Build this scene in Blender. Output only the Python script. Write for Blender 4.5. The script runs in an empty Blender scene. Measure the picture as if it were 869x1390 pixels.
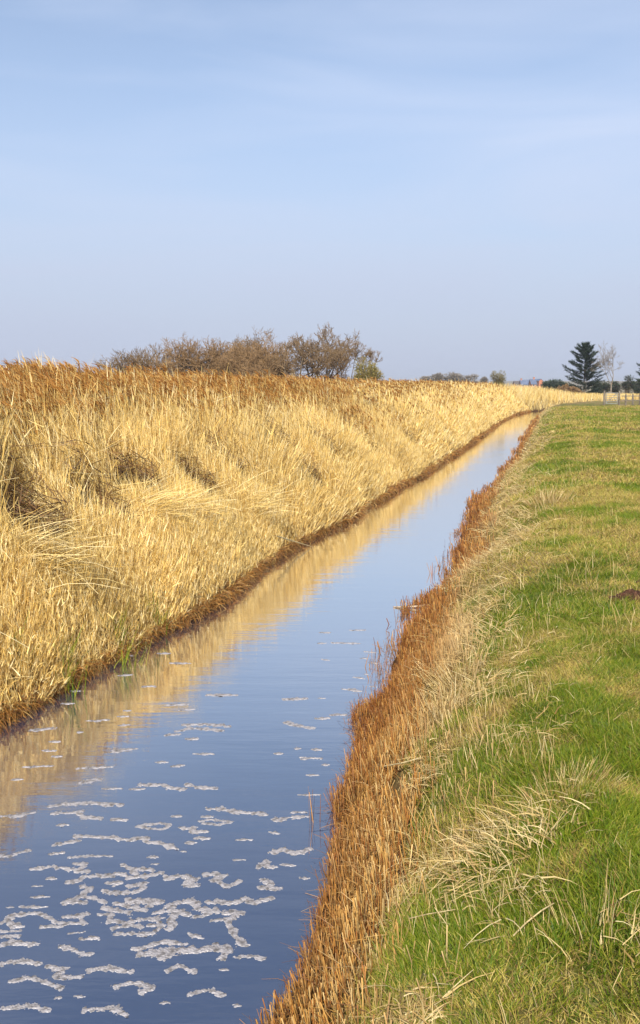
import bpy, math, numpy as np
from mathutils import Vector
rng = np.random.default_rng(7)
scn = bpy.context.scene
COL = scn.collection
R = math.radians

# ---------------------------------------------------------------- camera
FP, PITCH, EYE = 1275.0, math.atan(129/1275.0), 2.7
cd = bpy.data.cameras.new('camera'); cam = bpy.data.objects.new('camera', cd); COL.objects.link(cam)
cam.location = (0, 0, EYE); cam.rotation_euler = (math.pi/2 - PITCH, 0, 0)
cd.sensor_fit = 'VERTICAL'; cd.sensor_height = 36; cd.lens = 36*FP/1390
cd.shift_y = -45/1390; cd.clip_start = 0.05; cd.clip_end = 9000
scn.camera = cam

# ---------------------------------------------------------------- sky and sun
SUN_EL, SUN_AZ = 38.0, 187.0        # azimuth clockwise from +Y (the view direction)
world = bpy.data.worlds.new("World"); scn.world = world; world.use_nodes = True
nt = world.node_tree; N = nt.nodes; Lk = nt.links
for n in list(N): N.remove(n)
out = N.new('ShaderNodeOutputWorld'); bg = N.new('ShaderNodeBackground'); bg.inputs[1].default_value = 0.10
sky = N.new('ShaderNodeTexSky'); sky.sky_type = 'NISHITA'; sky.sun_disc = False
sky.sun_elevation = R(SUN_EL); sky.sun_rotation = R(SUN_AZ)
sky.air_density = 1.0; sky.dust_density = 0.7; sky.ozone_density = 3.0; sky.altitude = 0
tc = N.new('ShaderNodeTexCoord'); mp = N.new('ShaderNodeMapping'); mp.inputs['Scale'].default_value = (1.0, 1.4, 7.0)
mp.inputs['Rotation'].default_value = (0, R(6), 0)
nz = N.new('ShaderNodeTexNoise'); nz.inputs['Scale'].default_value = 1.9; nz.inputs['Detail'].default_value = 6; nz.inputs['Distortion'].default_value = .6; nz.inputs['Roughness'].default_value = 0.45
cr = N.new('ShaderNodeValToRGB'); cr.color_ramp.elements[0].position = 0.36; cr.color_ramp.elements[1].position = 0.72
sep = N.new('ShaderNodeSeparateXYZ'); mr = N.new('ShaderNodeMapRange')
mr.inputs['From Min'].default_value = 0.0; mr.inputs['From Max'].default_value = 0.42
mr.inputs['To Min'].default_value = 0.55; mr.inputs['To Max'].default_value = 0.22
ma = N.new('ShaderNodeMath'); ma.operation = 'MULTIPLY_ADD'; ma.inputs[1].default_value = 0.42; ma.use_clamp = True
veil = N.new('ShaderNodeMix'); veil.data_type = 'RGBA'; veil.inputs[7].default_value = (4.9, 5.5, 6.9, 1)
Lk.new(tc.outputs['Generated'], mp.inputs[0]); Lk.new(mp.outputs[0], nz.inputs['Vector']); Lk.new(nz.outputs['Fac'], cr.inputs[0])
Lk.new(tc.outputs['Generated'], sep.inputs[0]); Lk.new(sep.outputs['Z'], mr.inputs['Value'])
Lk.new(cr.outputs[0], ma.inputs[0]); Lk.new(mr.outputs[0], ma.inputs[2])
Lk.new(ma.outputs[0], veil.inputs[0]); Lk.new(sky.outputs[0], veil.inputs[6])
hz = N.new('ShaderNodeMix'); hz.data_type = 'RGBA'; hz.inputs[7].default_value = (3.5, 3.9, 5.0, 1)
mh = N.new('ShaderNodeMapRange'); mh.interpolation_type = 'SMOOTHSTEP'; mh.inputs['From Min'].default_value = -.02; mh.inputs['From Max'].default_value = .33
mh.inputs['To Min'].default_value = .97; mh.inputs['To Max'].default_value = 0; Lk.new(sep.outputs['Z'], mh.inputs['Value']); Lk.new(mh.outputs[0], hz.inputs[0])
Lk.new(veil.outputs[2], hz.inputs[6]); Lk.new(hz.outputs[2], bg.inputs[0]); Lk.new(bg.outputs[0], out.inputs[0])

sl = bpy.data.lights.new('sun', 'SUN'); sl.energy = 5.0; sl.angle = R(0.55); sl.color = (1.0, 0.94, 0.84)
so = bpy.data.objects.new('sun', sl); COL.objects.link(so)
sd = Vector((math.sin(R(SUN_AZ))*math.cos(R(SUN_EL)), math.cos(R(SUN_AZ))*math.cos(R(SUN_EL)), math.sin(R(SUN_EL))))
so.rotation_euler = sd.to_track_quat('Z', 'Y').to_euler(); so.location = (0, -20, 30)
vs = scn.view_settings; vs.view_transform = 'Standard'; vs.look = 'None'; vs.gamma = 1; vs.use_curve_mapping = False; vs.exposure = 0.58
scn.cycles.max_bounces = 6; scn.cycles.diffuse_bounces = 3; scn.cycles.glossy_bounces = 3; scn.cycles.transmission_bounces = 3
scn.cycles.use_denoising = True

# ---------------------------------------------------------------- helpers
def W(px, py, z=0.0):
    """the point at height z that the photograph shows at this pixel"""
    a, b = (px-434.5)/FP, -(py-650)/FP
    c, s = math.cos(-PITCH), math.sin(-PITCH)
    d = (a, c - s*b, s + c*b); t = (z-EYE)/d[2]
    return d[0]*t, d[1]*t
def XD(px, D, py=None):
    """x (and z) of a pixel at depth y = D"""
    c, s = math.cos(-PITCH), math.sin(-PITCH)
    b = 0 if py is None else -(py-650)/FP
    t = D/(c - s*b)
    x = (px-434.5)/FP*t
    return x if py is None else (x, EYE + (s + c*b)*t)

_h = np.random.default_rng(3).random((512, 512))
def vnoise(x, y, seed=0):
    x = np.asarray(x, float) + seed*17.3; y = np.asarray(y, float) + seed*31.7
    xi = np.floor(x).astype(int); yi = np.floor(y).astype(int); fx = x-xi; fy = y-yi
    fx = fx*fx*(3-2*fx); fy = fy*fy*(3-2*fy)
    a = _h[xi & 511, yi & 511]; b = _h[(xi+1) & 511, yi & 511]; c = _h[xi & 511, (yi+1) & 511]; d = _h[(xi+1) & 511, (yi+1) & 511]
    return (a*(1-fx)+b*fx)*(1-fy) + (c*(1-fx)+d*fx)*fy
def fbm(x, y, f, o=4, seed=0):
    v = 0; a = 0.5; t = 0
    for i in range(o):
        v = v + a*vnoise(np.asarray(x)*f, np.asarray(y)*f, seed+i*5); t += a; a *= .55; f *= 2.03
    return v/t
def sst(a, b, x):
    t = np.clip((x-a)/(b-a), 0, 1); return t*t*(3-2*t)

def tag(o, label=None, cat=None, group=None, kind=None):
    if label: o['label'] = label
    if cat: o['category'] = cat
    if group: o['group'] = group
    if kind: o['kind'] = kind
    return o
def empty(name, loc, rz=0):
    o = bpy.data.objects.new(name, None); COL.objects.link(o); o.location = loc; o.rotation_euler = (0, 0, rz)
    o.empty_display_size = .2
    return o
def link(name, me, mat, parent=None, loc=None):
    o = bpy.data.objects.new(name, me); COL.objects.link(o)
    if mat and not me.materials: me.materials.append(mat)
    if parent: o.parent = parent
    if loc is not None: o.location = loc
    return o
def npmesh(name, V, Fq, C=None, smooth=False):
    """quads (or tris) from numpy arrays; C = per-vertex colours"""
    me = bpy.data.meshes.new(name); V = np.asarray(V, np.float32); Fq = np.asarray(Fq, np.int32); k = Fq.shape[1]
    me.vertices.add(len(V)); me.vertices.foreach_set('co', V.ravel())
    me.loops.add(Fq.size); me.loops.foreach_set('vertex_index', Fq.ravel())
    me.polygons.add(len(Fq)); me.polygons.foreach_set('loop_start', np.arange(0, Fq.size, k, dtype=np.int32))
    me.polygons.foreach_set('loop_total', np.full(len(Fq), k, np.int32))
    if smooth: me.polygons.foreach_set('use_smooth', np.ones(len(Fq), bool))
    if C is not None:
        at = me.color_attributes.new('tint', 'FLOAT_COLOR', 'POINT')
        C4 = np.ones((len(V), 4), np.float32); C4[:, :3] = C; at.data.foreach_set('color', C4.ravel())
    me.update(calc_edges=True)
    return me

class Blades:
    """a growing heap of thin ribbons (stems, leaves, grass)"""
    def __init__(s): s.V = []; s.F = []; s.C = []; s.n = 0
    def add(s, P, D, L, w, bend, c0, c1, k=3, taper=1.0, yaw=None, w0=1.0, pw=1.0):
        n = len(P)
        if n == 0: return
        P = np.asarray(P, float); D = np.asarray(D, float); D = D/np.linalg.norm(D, axis=1, keepdims=True)
        L = np.broadcast_to(np.asarray(L, float), (n,)); w = np.broadcast_to(np.asarray(w, float), (n,))
        if yaw is None: yaw = rng.uniform(0, 2*np.pi, n)
        sv = np.stack([np.cos(yaw), np.sin(yaw), np.zeros(n)], 1)
        sv = sv - D*(sv*D).sum(1, keepdims=True); sv /= np.linalg.norm(sv, axis=1, keepdims=True)+1e-6
        t = np.linspace(0, 1, k+1)
        cen = P[:, None, :] + L[:, None, None]*(t[None, :, None]*D[:, None, :] + (t**2)[None, :, None]*np.asarray(bend)[:, None, :])
        ww = w[:, None]*0.5*(w0 + (1-w0)*np.minimum(1, t*3))[None, :]*(1 - taper*t**pw)[None, :]
        a = cen - sv[:, None, :]*ww[..., None]; b = cen + sv[:, None, :]*ww[..., None]
        V = np.stack([a, b], 2).reshape(-1, 3)
        base = (np.arange(n)*(k+1)*2)[:, None] + (np.arange(k)*2)[None, :]
        F = np.stack([base, base+1, base+3, base+2], -1).reshape(-1, 4) + s.n
        c0 = np.broadcast_to(np.asarray(c0, float), (n, 3)); c1 = np.broadcast_to(np.asarray(c1, float), (n, 3))
        C = c0[:, None, :]*(1-t)[None, :, None] + c1[:, None, :]*t[None, :, None]
        C = np.repeat(C[:, :, None, :], 2, 2).reshape(-1, 3)
        s.V.append(V.astype(np.float32)); s.F.append(F.astype(np.int32)); s.C.append(C.astype(np.float32)); s.n += len(V)
    def build(s, name, mat, parent=None):
        me = npmesh(name, np.concatenate(s.V), np.concatenate(s.F), np.concatenate(s.C))
        return link(name, me, mat, parent)

def pal(cols, n, wts=None, jit=.12):
    cols = np.array(cols, float); i = rng.choice(len(cols), n, p=None if wts is None else np.array(wts)/np.sum(wts))
    j = rng.choice(len(cols), n); m = rng.uniform(0, .35, (n, 1))
    return np.clip((cols[i]*(1-m)+cols[j]*m)*rng.uniform(1-jit, 1+jit, (n, 1)), 0, 1)

# ---------------------------------------------------------------- materials
def new_mat(name):
    m = bpy.data.materials.new(name); m.use_nodes = True
    return m, m.node_tree.nodes, m.node_tree.links, m.node_tree.nodes['Principled BSDF']
def blade_mat(name, trans=.3, rough=.6, spec=.3):
    m, n, l, b = new_mat(name)
    at = n.new('ShaderNodeAttribute'); at.attribute_name = 'tint'
    l.new(at.outputs['Color'], b.inputs['Base Color']); b.inputs['Roughness'].default_value = rough; b.inputs['Specular IOR Level'].default_value = spec
    tr = n.new('ShaderNodeBsdfTranslucent'); mx = n.new('ShaderNodeMixShader'); mx.inputs[0].default_value = trans
    l.new(at.outputs['Color'], tr.inputs[0]); l.new(b.outputs[0], mx.inputs[1]); l.new(tr.outputs[0], mx.inputs[2])
    l.new(mx.outputs[0], n['Material Output'].inputs[0])
    return m
def noisy(name, c1, c2, scale=5, rough=.8, bump=.3, detail=6, c3=None, spec=.3, dist=.05):
    m, n, l, b = new_mat(name)
    t = n.new('ShaderNodeTexCoord'); z = n.new('ShaderNodeTexNoise'); z.inputs['Scale'].default_value = scale; z.inputs['Detail'].default_value = detail
    r = n.new('ShaderNodeValToRGB'); r.color_ramp.elements[0].position = .35; r.color_ramp.elements[1].position = .68
    r.color_ramp.elements[0].color = (*c1, 1); r.color_ramp.elements[1].color = (*c2, 1)
    if c3: e = r.color_ramp.elements.new(.5); e.color = (*c3, 1)
    l.new(t.outputs['Object'], z.inputs['Vector']); l.new(z.outputs['Fac'], r.inputs[0]); l.new(r.outputs[0], b.inputs['Base Color'])
    b.inputs['Roughness'].default_value = rough; b.inputs['Specular IOR Level'].default_value = spec
    if bump:
        z2 = n.new('ShaderNodeTexNoise'); z2.inputs['Scale'].default_value = scale*6; z2.inputs['Detail'].default_value = 5; l.new(t.outputs['Object'], z2.inputs['Vector'])
        bp = n.new('ShaderNodeBump'); bp.inputs['Strength'].default_value = bump; bp.inputs['Distance'].default_value = dist
        l.new(z2.outputs['Fac'], bp.inputs['Height']); l.new(bp.outputs[0], b.inputs['Normal'])
    return m
M_reed = blade_mat('dry_reed', .25)
M_grass = blade_mat('grass_blades', .35, .5)
M_stub = blade_mat('wet_stubble', .1, .5)

# ground: colours come from a vertex attribute (soil, thatch, turf) broken up by noise
M_ground, n_, l_, b_ = new_mat('ground_soil')
at_ = n_.new('ShaderNodeAttribute'); at_.attribute_name = 'tint'
tc_ = n_.new('ShaderNodeTexCoord'); z_ = n_.new('ShaderNodeTexNoise'); z_.inputs['Scale'].default_value = 14; z_.inputs['Detail'].default_value = 8
z3_ = n_.new('ShaderNodeTexNoise'); z3_.inputs['Scale'].default_value = .9; z3_.inputs['Detail'].default_value = 8
mr_ = n_.new('ShaderNodeMapRange'); mr_.inputs['From Min'].default_value = .3; mr_.inputs['From Max'].default_value = .7; mr_.inputs['To Min'].default_value = .6; mr_.inputs['To Max'].default_value = 1.35
mr2_ = n_.new('ShaderNodeMapRange'); mr2_.inputs['From Min'].default_value = .3; mr2_.inputs['From Max'].default_value = .7; mr2_.inputs['To Min'].default_value = .8; mr2_.inputs['To Max'].default_value = 1.2
vm_ = n_.new('ShaderNodeVectorMath'); vm_.operation = 'SCALE'; vm2_ = n_.new('ShaderNodeVectorMath'); vm2_.operation = 'SCALE'
l_.new(tc_.outputs['Object'], z_.inputs['Vector']); l_.new(tc_.outputs['Object'], z3_.inputs['Vector']); l_.new(z_.outputs['Fac'], mr_.inputs[0]); l_.new(z3_.outputs['Fac'], mr2_.inputs[0])
l_.new(at_.outputs['Color'], vm_.inputs[0]); l_.new(mr_.outputs[0], vm_.inputs['Scale']); l_.new(vm_.outputs[0], vm2_.inputs[0]); l_.new(mr2_.outputs[0], vm2_.inputs['Scale'])
l_.new(vm2_.outputs[0], b_.inputs['Base Color']); b_.inputs['Roughness'].default_value = .95; b_.inputs['Specular IOR Level'].default_value = .1
bp_ = n_.new('ShaderNodeBump'); bp_.inputs['Distance'].default_value = .05; bp_.inputs['Strength'].default_value = .6; l_.new(z_.outputs['Fac'], bp_.inputs['Height']); l_.new(bp_.outputs[0], b_.inputs['Normal'])

# water
M_water, n_, l_, b_ = new_mat('ditch_water')
b_.inputs['Base Color'].default_value = (.022, .038, .075, 1); b_.inputs['Roughness'].default_value = .03; b_.inputs['IOR'].default_value = 2.5
tc_ = n_.new('ShaderNodeTexCoord')
mpa = n_.new('ShaderNodeMapping'); mpa.inputs['Scale'].default_value = (.5, 2.6, 1); mpa.inputs['Rotation'].default_value = (0, 0, R(6))
za = n_.new('ShaderNodeTexNoise'); za.inputs['Scale'].default_value = 2.2; za.inputs['Detail'].default_value = 5; za.inputs['Roughness'].default_value = .55
zb = n_.new('ShaderNodeTexNoise'); zb.inputs['Scale'].default_value = .35; zb.inputs['Detail'].default_value = 2
mu = n_.new('ShaderNodeMath'); mu.operation = 'MULTIPLY'
bp_ = n_.new('ShaderNodeBump'); bp_.inputs['Strength'].default_value = .32; bp_.inputs['Distance'].default_value = .02
l_.new(tc_.outputs['Object'], mpa.inputs[0]); l_.new(mpa.outputs[0], za.inputs['Vector']); l_.new(tc_.outputs['Object'], zb.inputs['Vector'])
b_.inputs['Base Color'].default_value = (.024, .040, .088, 1); b_.inputs['IOR'].default_value = 1.33
gl = n_.new('ShaderNodeBsdfGlossy'); gl.inputs['Roughness'].default_value = .03; gl.inputs['Color'].default_value = (.97, .94, .90, 1)
lw = n_.new('ShaderNodeLayerWeight'); lw.inputs['Blend'].default_value = .5; rw = n_.new('ShaderNodeValToRGB'); rw.color_ramp.elements.remove(rw.color_ramp.elements[1])
rw.color_ramp.elements[0].position = .3; rw.color_ramp.elements[0].color = (.10,)*3+(1,)
for p_, v_ in ((.53, .26), (.66, .60), (.80, .84), (1, 1)): e_ = rw.color_ramp.elements.new(p_); e_.color = (v_, v_, v_, 1)
mw = n_.new('ShaderNodeMixShader'); l_.new(lw.outputs['Facing'], rw.inputs[0]); l_.new(rw.outputs[0], mw.inputs[0]); l_.new(b_.outputs[0], mw.inputs[1]); l_.new(gl.outputs[0], mw.inputs[2])
l_.new(mw.outputs[0], n_['Material Output'].inputs[0]); l_.new(bp_.outputs[0], gl.inputs['Normal'])
l_.new(za.outputs['Fac'], mu.inputs[0]); l_.new(zb.outputs['Fac'], mu.inputs[1]); l_.new(mu.outputs[0], bp_.inputs['Height']); l_.new(bp_.outputs[0], b_.inputs['Normal'])

# ---------------------------------------------------------------- the ditch line (world metres)
LP = np.array([(-6.6, -6.5), (-4.6, 0), (-3.1, 5), (-2.5, 7.09), (-2.34, 7.6), (-2.17, 8.2), (-2.04, 8.74), (-1.83, 9.44), (-1.55, 10.36), (-1.24, 11.4), (-1.03, 12.56), (-.62, 14.72), (-.12, 16.45), (.6, 18.63), (1.65, 22.91), (2.92, 27.33), (5.24, 36.33), (7.3, 44.31), (12.42, 65.34), (16.6, 80.6), (20.2, 91.0), (25, 98), (33, 103), (46, 106), (80, 110), (160, 116)])
RP = np.array([(-3.4, -7), (-1.6, -1), (-.33, 3.2), (-.04, 4.19), (.02, 4.56), (.11, 4.95), (.10, 5.41), (.13, 5.74), (.22, 6.05), (.30, 6.61), (.38, 7.11), (.5, 7.78), (.74, 9.13), (1.12, 10.7), (1.5, 11.6), (1.87, 13.15), (2.31, 15.53), (2.85, 17.84), (3.59, 21.06), (4.42, 24.22), (5.46, 27.77), (6.63, 32.23), (9.0, 42.14), (11.5, 51.63), (15.46, 67.92), (19.3, 82), (23.2, 90), (28, 95.5), (36, 99.5), (48, 102.6), (80, 106.6), (160, 112.6)])
def resamp(P, step):
    seg = np.hypot(*np.diff(P, axis=0).T); c = np.r_[0, np.cumsum(seg)]; t = np.arange(0, c[-1], step)
    return np.stack([np.interp(t, c, P[:, 0]), np.interp(t, c, P[:, 1])], 1)
LF, RF = resamp(LP, .5), resamp(RP, .5)
def sdist(x, y, P):
    """signed distance to a polyline, positive on its right hand"""
    x = np.atleast_1d(np.asarray(x, np.float32)).ravel(); y = np.atleast_1d(np.asarray(y, np.float32)).ravel()
    A = P[:-1].astype(np.float32); B = P[1:].astype(np.float32); d = B-A; L2 = (d**2).sum(1)
    out = np.empty(len(x), np.float32)
    for i in range(0, len(x), 60000):
        X = x[i:i+60000, None]; Y = y[i:i+60000, None]
        t = np.clip(((X-A[:, 0])*d[:, 0]+(Y-A[:, 1])*d[:, 1])/L2, 0, 1)
        ex = X-A[:, 0]-t*d[:, 0]; ey = Y-A[:, 1]-t*d[:, 1]; D = ex*ex+ey*ey; j = D.argmin(1); r = np.arange(len(j))
        cr = d[j, 0]*(y[i:i+60000]-A[j, 1]) - d[j, 1]*(x[i:i+60000]-A[j, 0])
        out[i:i+60000] = np.sqrt(D[r, j])*np.where(cr < 0, 1, -1)
    return out
def banks(x, y):
    """dl: metres beyond the left waterline, dr: metres beyond the right waterline (negative = over the water)"""
    x = np.atleast_1d(np.asarray(x, float)).ravel(); y = np.atleast_1d(np.asarray(y, float)).ravel()
    return -sdist(x, y, LP) + .34*(fbm(x, y, .55, 3, 101)-.5-.28*sst(12, 8, y))*sst(2, 6, y), sdist(x, y, RP) + .16*(fbm(x, y, 1.2, 2, 103)-.5)
def ground_z(x, y, dl=None, dr=None):
    if dl is None: dl, dr = banks(x, y)
    x = np.asarray(x, float).ravel(); y = np.asarray(y, float).ravel()
    nz = fbm(x, y, .55, 3, 2)-.5; n2 = fbm(x, y, 2.3, 3, 9)-.5
    zl = np.interp(dl, [-.6, -.15, 0, .12, .4, 1.2, 2.4, 4, 9], [-.5, -.12, .0, .10, .26, .62, .95, 1.05, 1.05])
    zl = zl + sst(.5, 3, dl)*nz*.25 - sst(100, 125, y)*sst(.3, 3, dl)*.25
    zr = np.interp(dr, [-.6, -.15, 0, .15, .5, .9, 1.3, 2, 3.5], [-.5, -.12, .0, .12, .45, .76, .92, 1.0, 1.0])
    zr = zr + sst(.1, .8, dr)*(n2*.09 + nz*.16)
    z = np.where(dl > dr, zl, zr)
    far = np.hypot(x, y)
    ridge = 7.5*sst(900, 1500, far)*sst(-60, 500, x+ (y-900)*.0)*(.6+.8*fbm(x, y, .0016, 3, 4))
    return z + ridge
# water sheet
V = [(-16, -9, 0), (4, -9, 0), (30, 60, 0), (150, 96, 0), (150, 126, 0), (20, 112, 0), (-8, 40, 0)]
tag(link('water', npmesh('water', V, [list(range(7))]), M_water), 'calm blue ditch water mirroring sky and reeds', 'water', kind='structure')

# terrain: rows in depth, columns sheared along the ditch
ys = np.r_[-3000, -800, -200, -60, -20, np.arange(-8, 3, .5), np.arange(3, 14, .09), np.arange(14, 30, .18), np.arange(30, 115, .4), np.geomspace(116, 5200, 60)]
us = np.r_[-4000, -1500, -600, -250, -120, -60, -35, np.arange(-22, -6, .8), np.arange(-6, -3, .15), np.arange(-3, 4.2, .075), np.arange(4.2, 9, .2), np.arange(9, 60, 1.2), np.geomspace(62, 4000, 22)]
UU, YY = np.meshgrid(us, ys); XC = np.interp(YY, RP[:27, 1], RP[:27, 0])
XX = UU + XC*np.clip(1-(YY-110)/400, 0, 1)
xf, yf = XX.ravel(), YY.ravel(); dl, dr = banks(xf, yf); zf = ground_z(xf, yf, dl, dr)
nr, nc = XX.shape; idx = np.arange(nr*nc).reshape(nr, nc)
Fg = np.stack([idx[:-1, :-1], idx[:-1, 1:], idx[1:, 1:], idx[1:, :-1]], -1).reshape(-1, 4)
def turf_mix(x, y, dr):
    """share of fresh green grass (0 straw .. 1 green) on the right bank and the meadow"""
    x = np.asarray(x); y = np.asarray(y)
    g = fbm(x, y, 1.3, 4, 11)*.55 + fbm(x, y, .35, 3, 15)*.45
    g = .33 - .02*sst(9, 5, y) + (g-.5)*4.8 - .8*sst(.55, .75, fbm(x, y, 2.1, 3, 17))*sst(14, 7, y) + 1.0*(fbm(x, y, 5.0, 2, 13)-.5) - .10*sst(12, 40, y)
    edge = dr + (fbm(x, y, .9, 3, 21)-.5)*1.0
    g = g*sst(.45, .95, edge+.3*sst(8, 5, y))
    trail = np.exp(-((dr-2.35-(fbm(x, y*.3, .4, 2, 8)-.5)*.5)/.28)**2)*sst(10, 22, y)*.6 + np.exp(-((dr-1.5)/.3)**2)*.5*sst(25, 34, y)
    g = g + .16*sst(.9, 1.4, edge)*np.exp(-((dr-1.35)/.5)**2) - trail
    return np.clip(g, 0, 1)
tm = turf_mix(xf, yf, dr)[:, None]
thatch = np.array([.17, .115, .045]); turf = np.array([.09, .11, .02]); mud = np.array([.055, .026, .010]); strawc = np.array([.20, .145, .062])
C = np.where((dl > dr)[:, None], thatch*np.ones((len(xf), 1)), strawc*(1-tm)+turf*tm)
C = C
em = np.where(dl > dr, sst(.45, .1, dl), sst(.75, .15, dr))[:, None]; C = C*(1-em)+mud*em
farm = sst(140, 260, np.hypot(xf, yf))[:, None]; C = C*(1-farm)+np.array([.21, .175, .115])*farm
ground = tag(link('ground', npmesh('ground', np.stack([xf, yf, zf], 1), Fg, C, True), M_ground), kind='structure')

# fast ground height lookup for planting
def plant(x, y):
    dl, dr = banks(x, y); return dl, dr, ground_z(x, y, dl, dr)

# ---------------------------------------------------------------- left: the reed bed
STRAW = [(.74, .51, .15), (.87, .67, .27), (.90, .76, .42), (.60, .38, .09), (.31, .16, .035), (.78, .58, .215)]
SW = [3, 4, 3, 2, 1, 2]
PLUME = [(.32, .14, .03), (.43, .21, .055), (.20, .08, .022), (.56, .34, .11)]
reeds = Blades(); heads = Blades()
def in_view(x, y, pad=1.0):
    return (y > 2.2) & (np.abs(x) < y*.36+pad)
# broken-down places in the front face, from the photograph
HOLES = [(130, 660, .50), (190, 655, .45), (150, 690, .40), (270, 650, .45), (55, 690, .5), (310, 630, .5), (20, 672, .4), (490, 590, .8), (545, 585, .9), (440, 600, .6), (420, 640, .5), (585, 565, 1.1), (520, 560, 1.0), (380, 600, .5)]
HX = []
def canopy(x, y, dl):
    """height of the stand above its own ground"""
    h = np.interp(dl, [0, .12, .5, 1.0, 1.5, 2.1, 3], [.24, .42, .70, 1.0, 1.32, 1.64, 1.70])
    h = h*(.80 + .40*fbm(x, y, .55, 3, 31)) * (1 + .10*(fbm(x, y, 2.2, 2, 35)-.5)*2)
    h = h*(1 - .04*sst(45, 95, y)) + .02*sst(24, 10, y)*sst(1, 2.5, dl)
    for hx, hy, r in HX: h = h*(1-.60*np.exp(-(((x-hx)**2+((y-hy)*.8)**2)/(r*.8)**2)))
    return h
for px, py, r in HOLES:      # where the line of sight meets the face of the stand
    best = None
    for z_ in np.arange(1.9, .5, -.04):
        x, y = W(px, py, z_); dl, dr, g_ = plant([x], [y])
        if g_[0] + .72*np.interp(dl[0], [0, .15, .5, 1.0, 1.5, 2.1, 3], [.12, .30, .62, .98, 1.32, 1.66, 1.72]) >= z_: best = (x, y, r); break
    HX.append(best or (x, y, r))
def stand(n, y0, y1, d0, d1, stemw, leaves, headp, k=3, wide=1.0, pw=1.0, leaf_l=.42):
    # scatter along the left waterline at distance d0..d1
    t = y0 + (y1-y0)*rng.random(n)**pw
    bx = np.interp(t, LP[:21, 1], LP[:21, 0]); d = rng.uniform(d0, d1, n)
    sl_ = np.gradient(LP[:21, 0], LP[:21, 1]); s_ = np.interp(t, LP[:21, 1], sl_); nn = np.hypot(1, s_)
    x = bx - d/nn; y = t + d*s_/nn
    keep = in_view(x, y); x, y = x[keep], y[keep]
    dl, dr, z = plant(x, y); keep = dl > -.05; x, y, dl, z = x[keep], y[keep], dl[keep], z[keep]; n = len(x)
    if not n: return
    h = canopy(x, y, dl)*rng.uniform(.72, 1.08, n)
    dirn = fbm(x, y, .8, 3, 41)*9.0
    lean = np.interp(dl, [0, .6, 1.4, 2.4], [.50, .26, .15, .10])*rng.uniform(.3, 1.4, n)
    for hx, hy, r in HX: lean = lean + .9*np.exp(-(((x-hx)**2+((y-hy)*.8)**2)/(1.3*r)**2))*rng.random(n)
    # stems lean out over the water on the front slope and to the left, downwind, at the top
    out_w = np.interp(dl, [0, 1.0, 2.2], [.55, .25, -.25])
    D = np.stack([out_w*.5 + .55*lean*np.cos(dirn), -.25*np.abs(out_w) + .45*lean*np.sin(dirn), np.ones(n)], 1)
    D[:, :2] += rng.normal(0, .07, (n, 2))
    bend = np.stack([rng.normal(-.04, .10, n), rng.normal(0, .08, n), -np.abs(rng.normal(0, .03, n))], 1)
    patch = fbm(x, y, 1.1, 3, 51)[:, None]
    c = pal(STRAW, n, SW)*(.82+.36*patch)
    low = sst(.42, .06, dl)[:, None]; c0 = c*np.array([.66, .56, .42])*(1-.75*low)+np.array([.20, .09, .03])*.75*low  # shade between stems painted in as darker feet; rust brown near the waterline
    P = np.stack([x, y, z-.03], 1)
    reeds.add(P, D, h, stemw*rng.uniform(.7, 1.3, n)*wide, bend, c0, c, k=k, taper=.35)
    Dn = D/np.linalg.norm(D, axis=1, keepdims=True)
    for q in range(leaves):
        ta = rng.uniform(.2, .98, n); A = P + (h*ta)[:, None]*(Dn + ta[:, None]*bend)
        az = rng.uniform(0, 2*np.pi, n); up = rng.uniform(.0, .75, n)**1.6; up = np.where(rng.random(n) < .12, 1.2, up)[:, None]
        DL = Dn + up*np.stack([np.cos(az)-.25, np.sin(az)-.1, 0*az], 1)
        ll = leaf_l*rng.uniform(.4, 1.15, n)*np.clip(h/1.2, .45, 1)
        bl = np.stack([np.zeros(n), np.zeros(n), -rng.uniform(.0, .40, n)], 1)
        cl = pal(STRAW, n, SW)*(.85+.3*patch)
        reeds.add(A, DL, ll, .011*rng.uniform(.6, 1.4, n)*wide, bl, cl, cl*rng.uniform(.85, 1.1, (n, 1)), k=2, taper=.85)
    if headp > 0:
        far_ = sst(20, 32, y)*.9*sst(.42, .62, fbm(x, y, .25, 3, 77)); m = (rng.random(n) < headp*np.maximum(sst(1.85, 2.4, dl), far_*sst(.7, 1.4, dl))) & (h > .9)
        T = (P + h[:, None]*(Dn + bend))[m]; k_ = m.sum(); 
        plumes(T, Dn[m], k_, wide, h[m])
def plumes(T, Dn, n, wide, h=None, reps=4, size=1.0):
    side = rng.uniform(-.2, 1.0, n)
    for q in range(reps):
        D = Dn*1.0 + np.stack([-.45 + .35*rng.normal(0, .6, n), .3*rng.normal(0, .6, n), rng.uniform(.3, 1.2, n)], 1)
        L = rng.uniform(.13, .25, n)*size
        b = np.stack([-rng.uniform(.0, .5, n), rng.normal(0, .12, n), -rng.uniform(.25, .95, n)], 1)
        c = pal(PLUME, n, [4, 4, 3, 2])
        heads.add(T - np.array([0, 0, .05])*q/reps, D, L, rng.uniform(.014, .030, n)*wide, b, c*.8, c*1.15, k=3, taper=.8, w0=.35)
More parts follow.
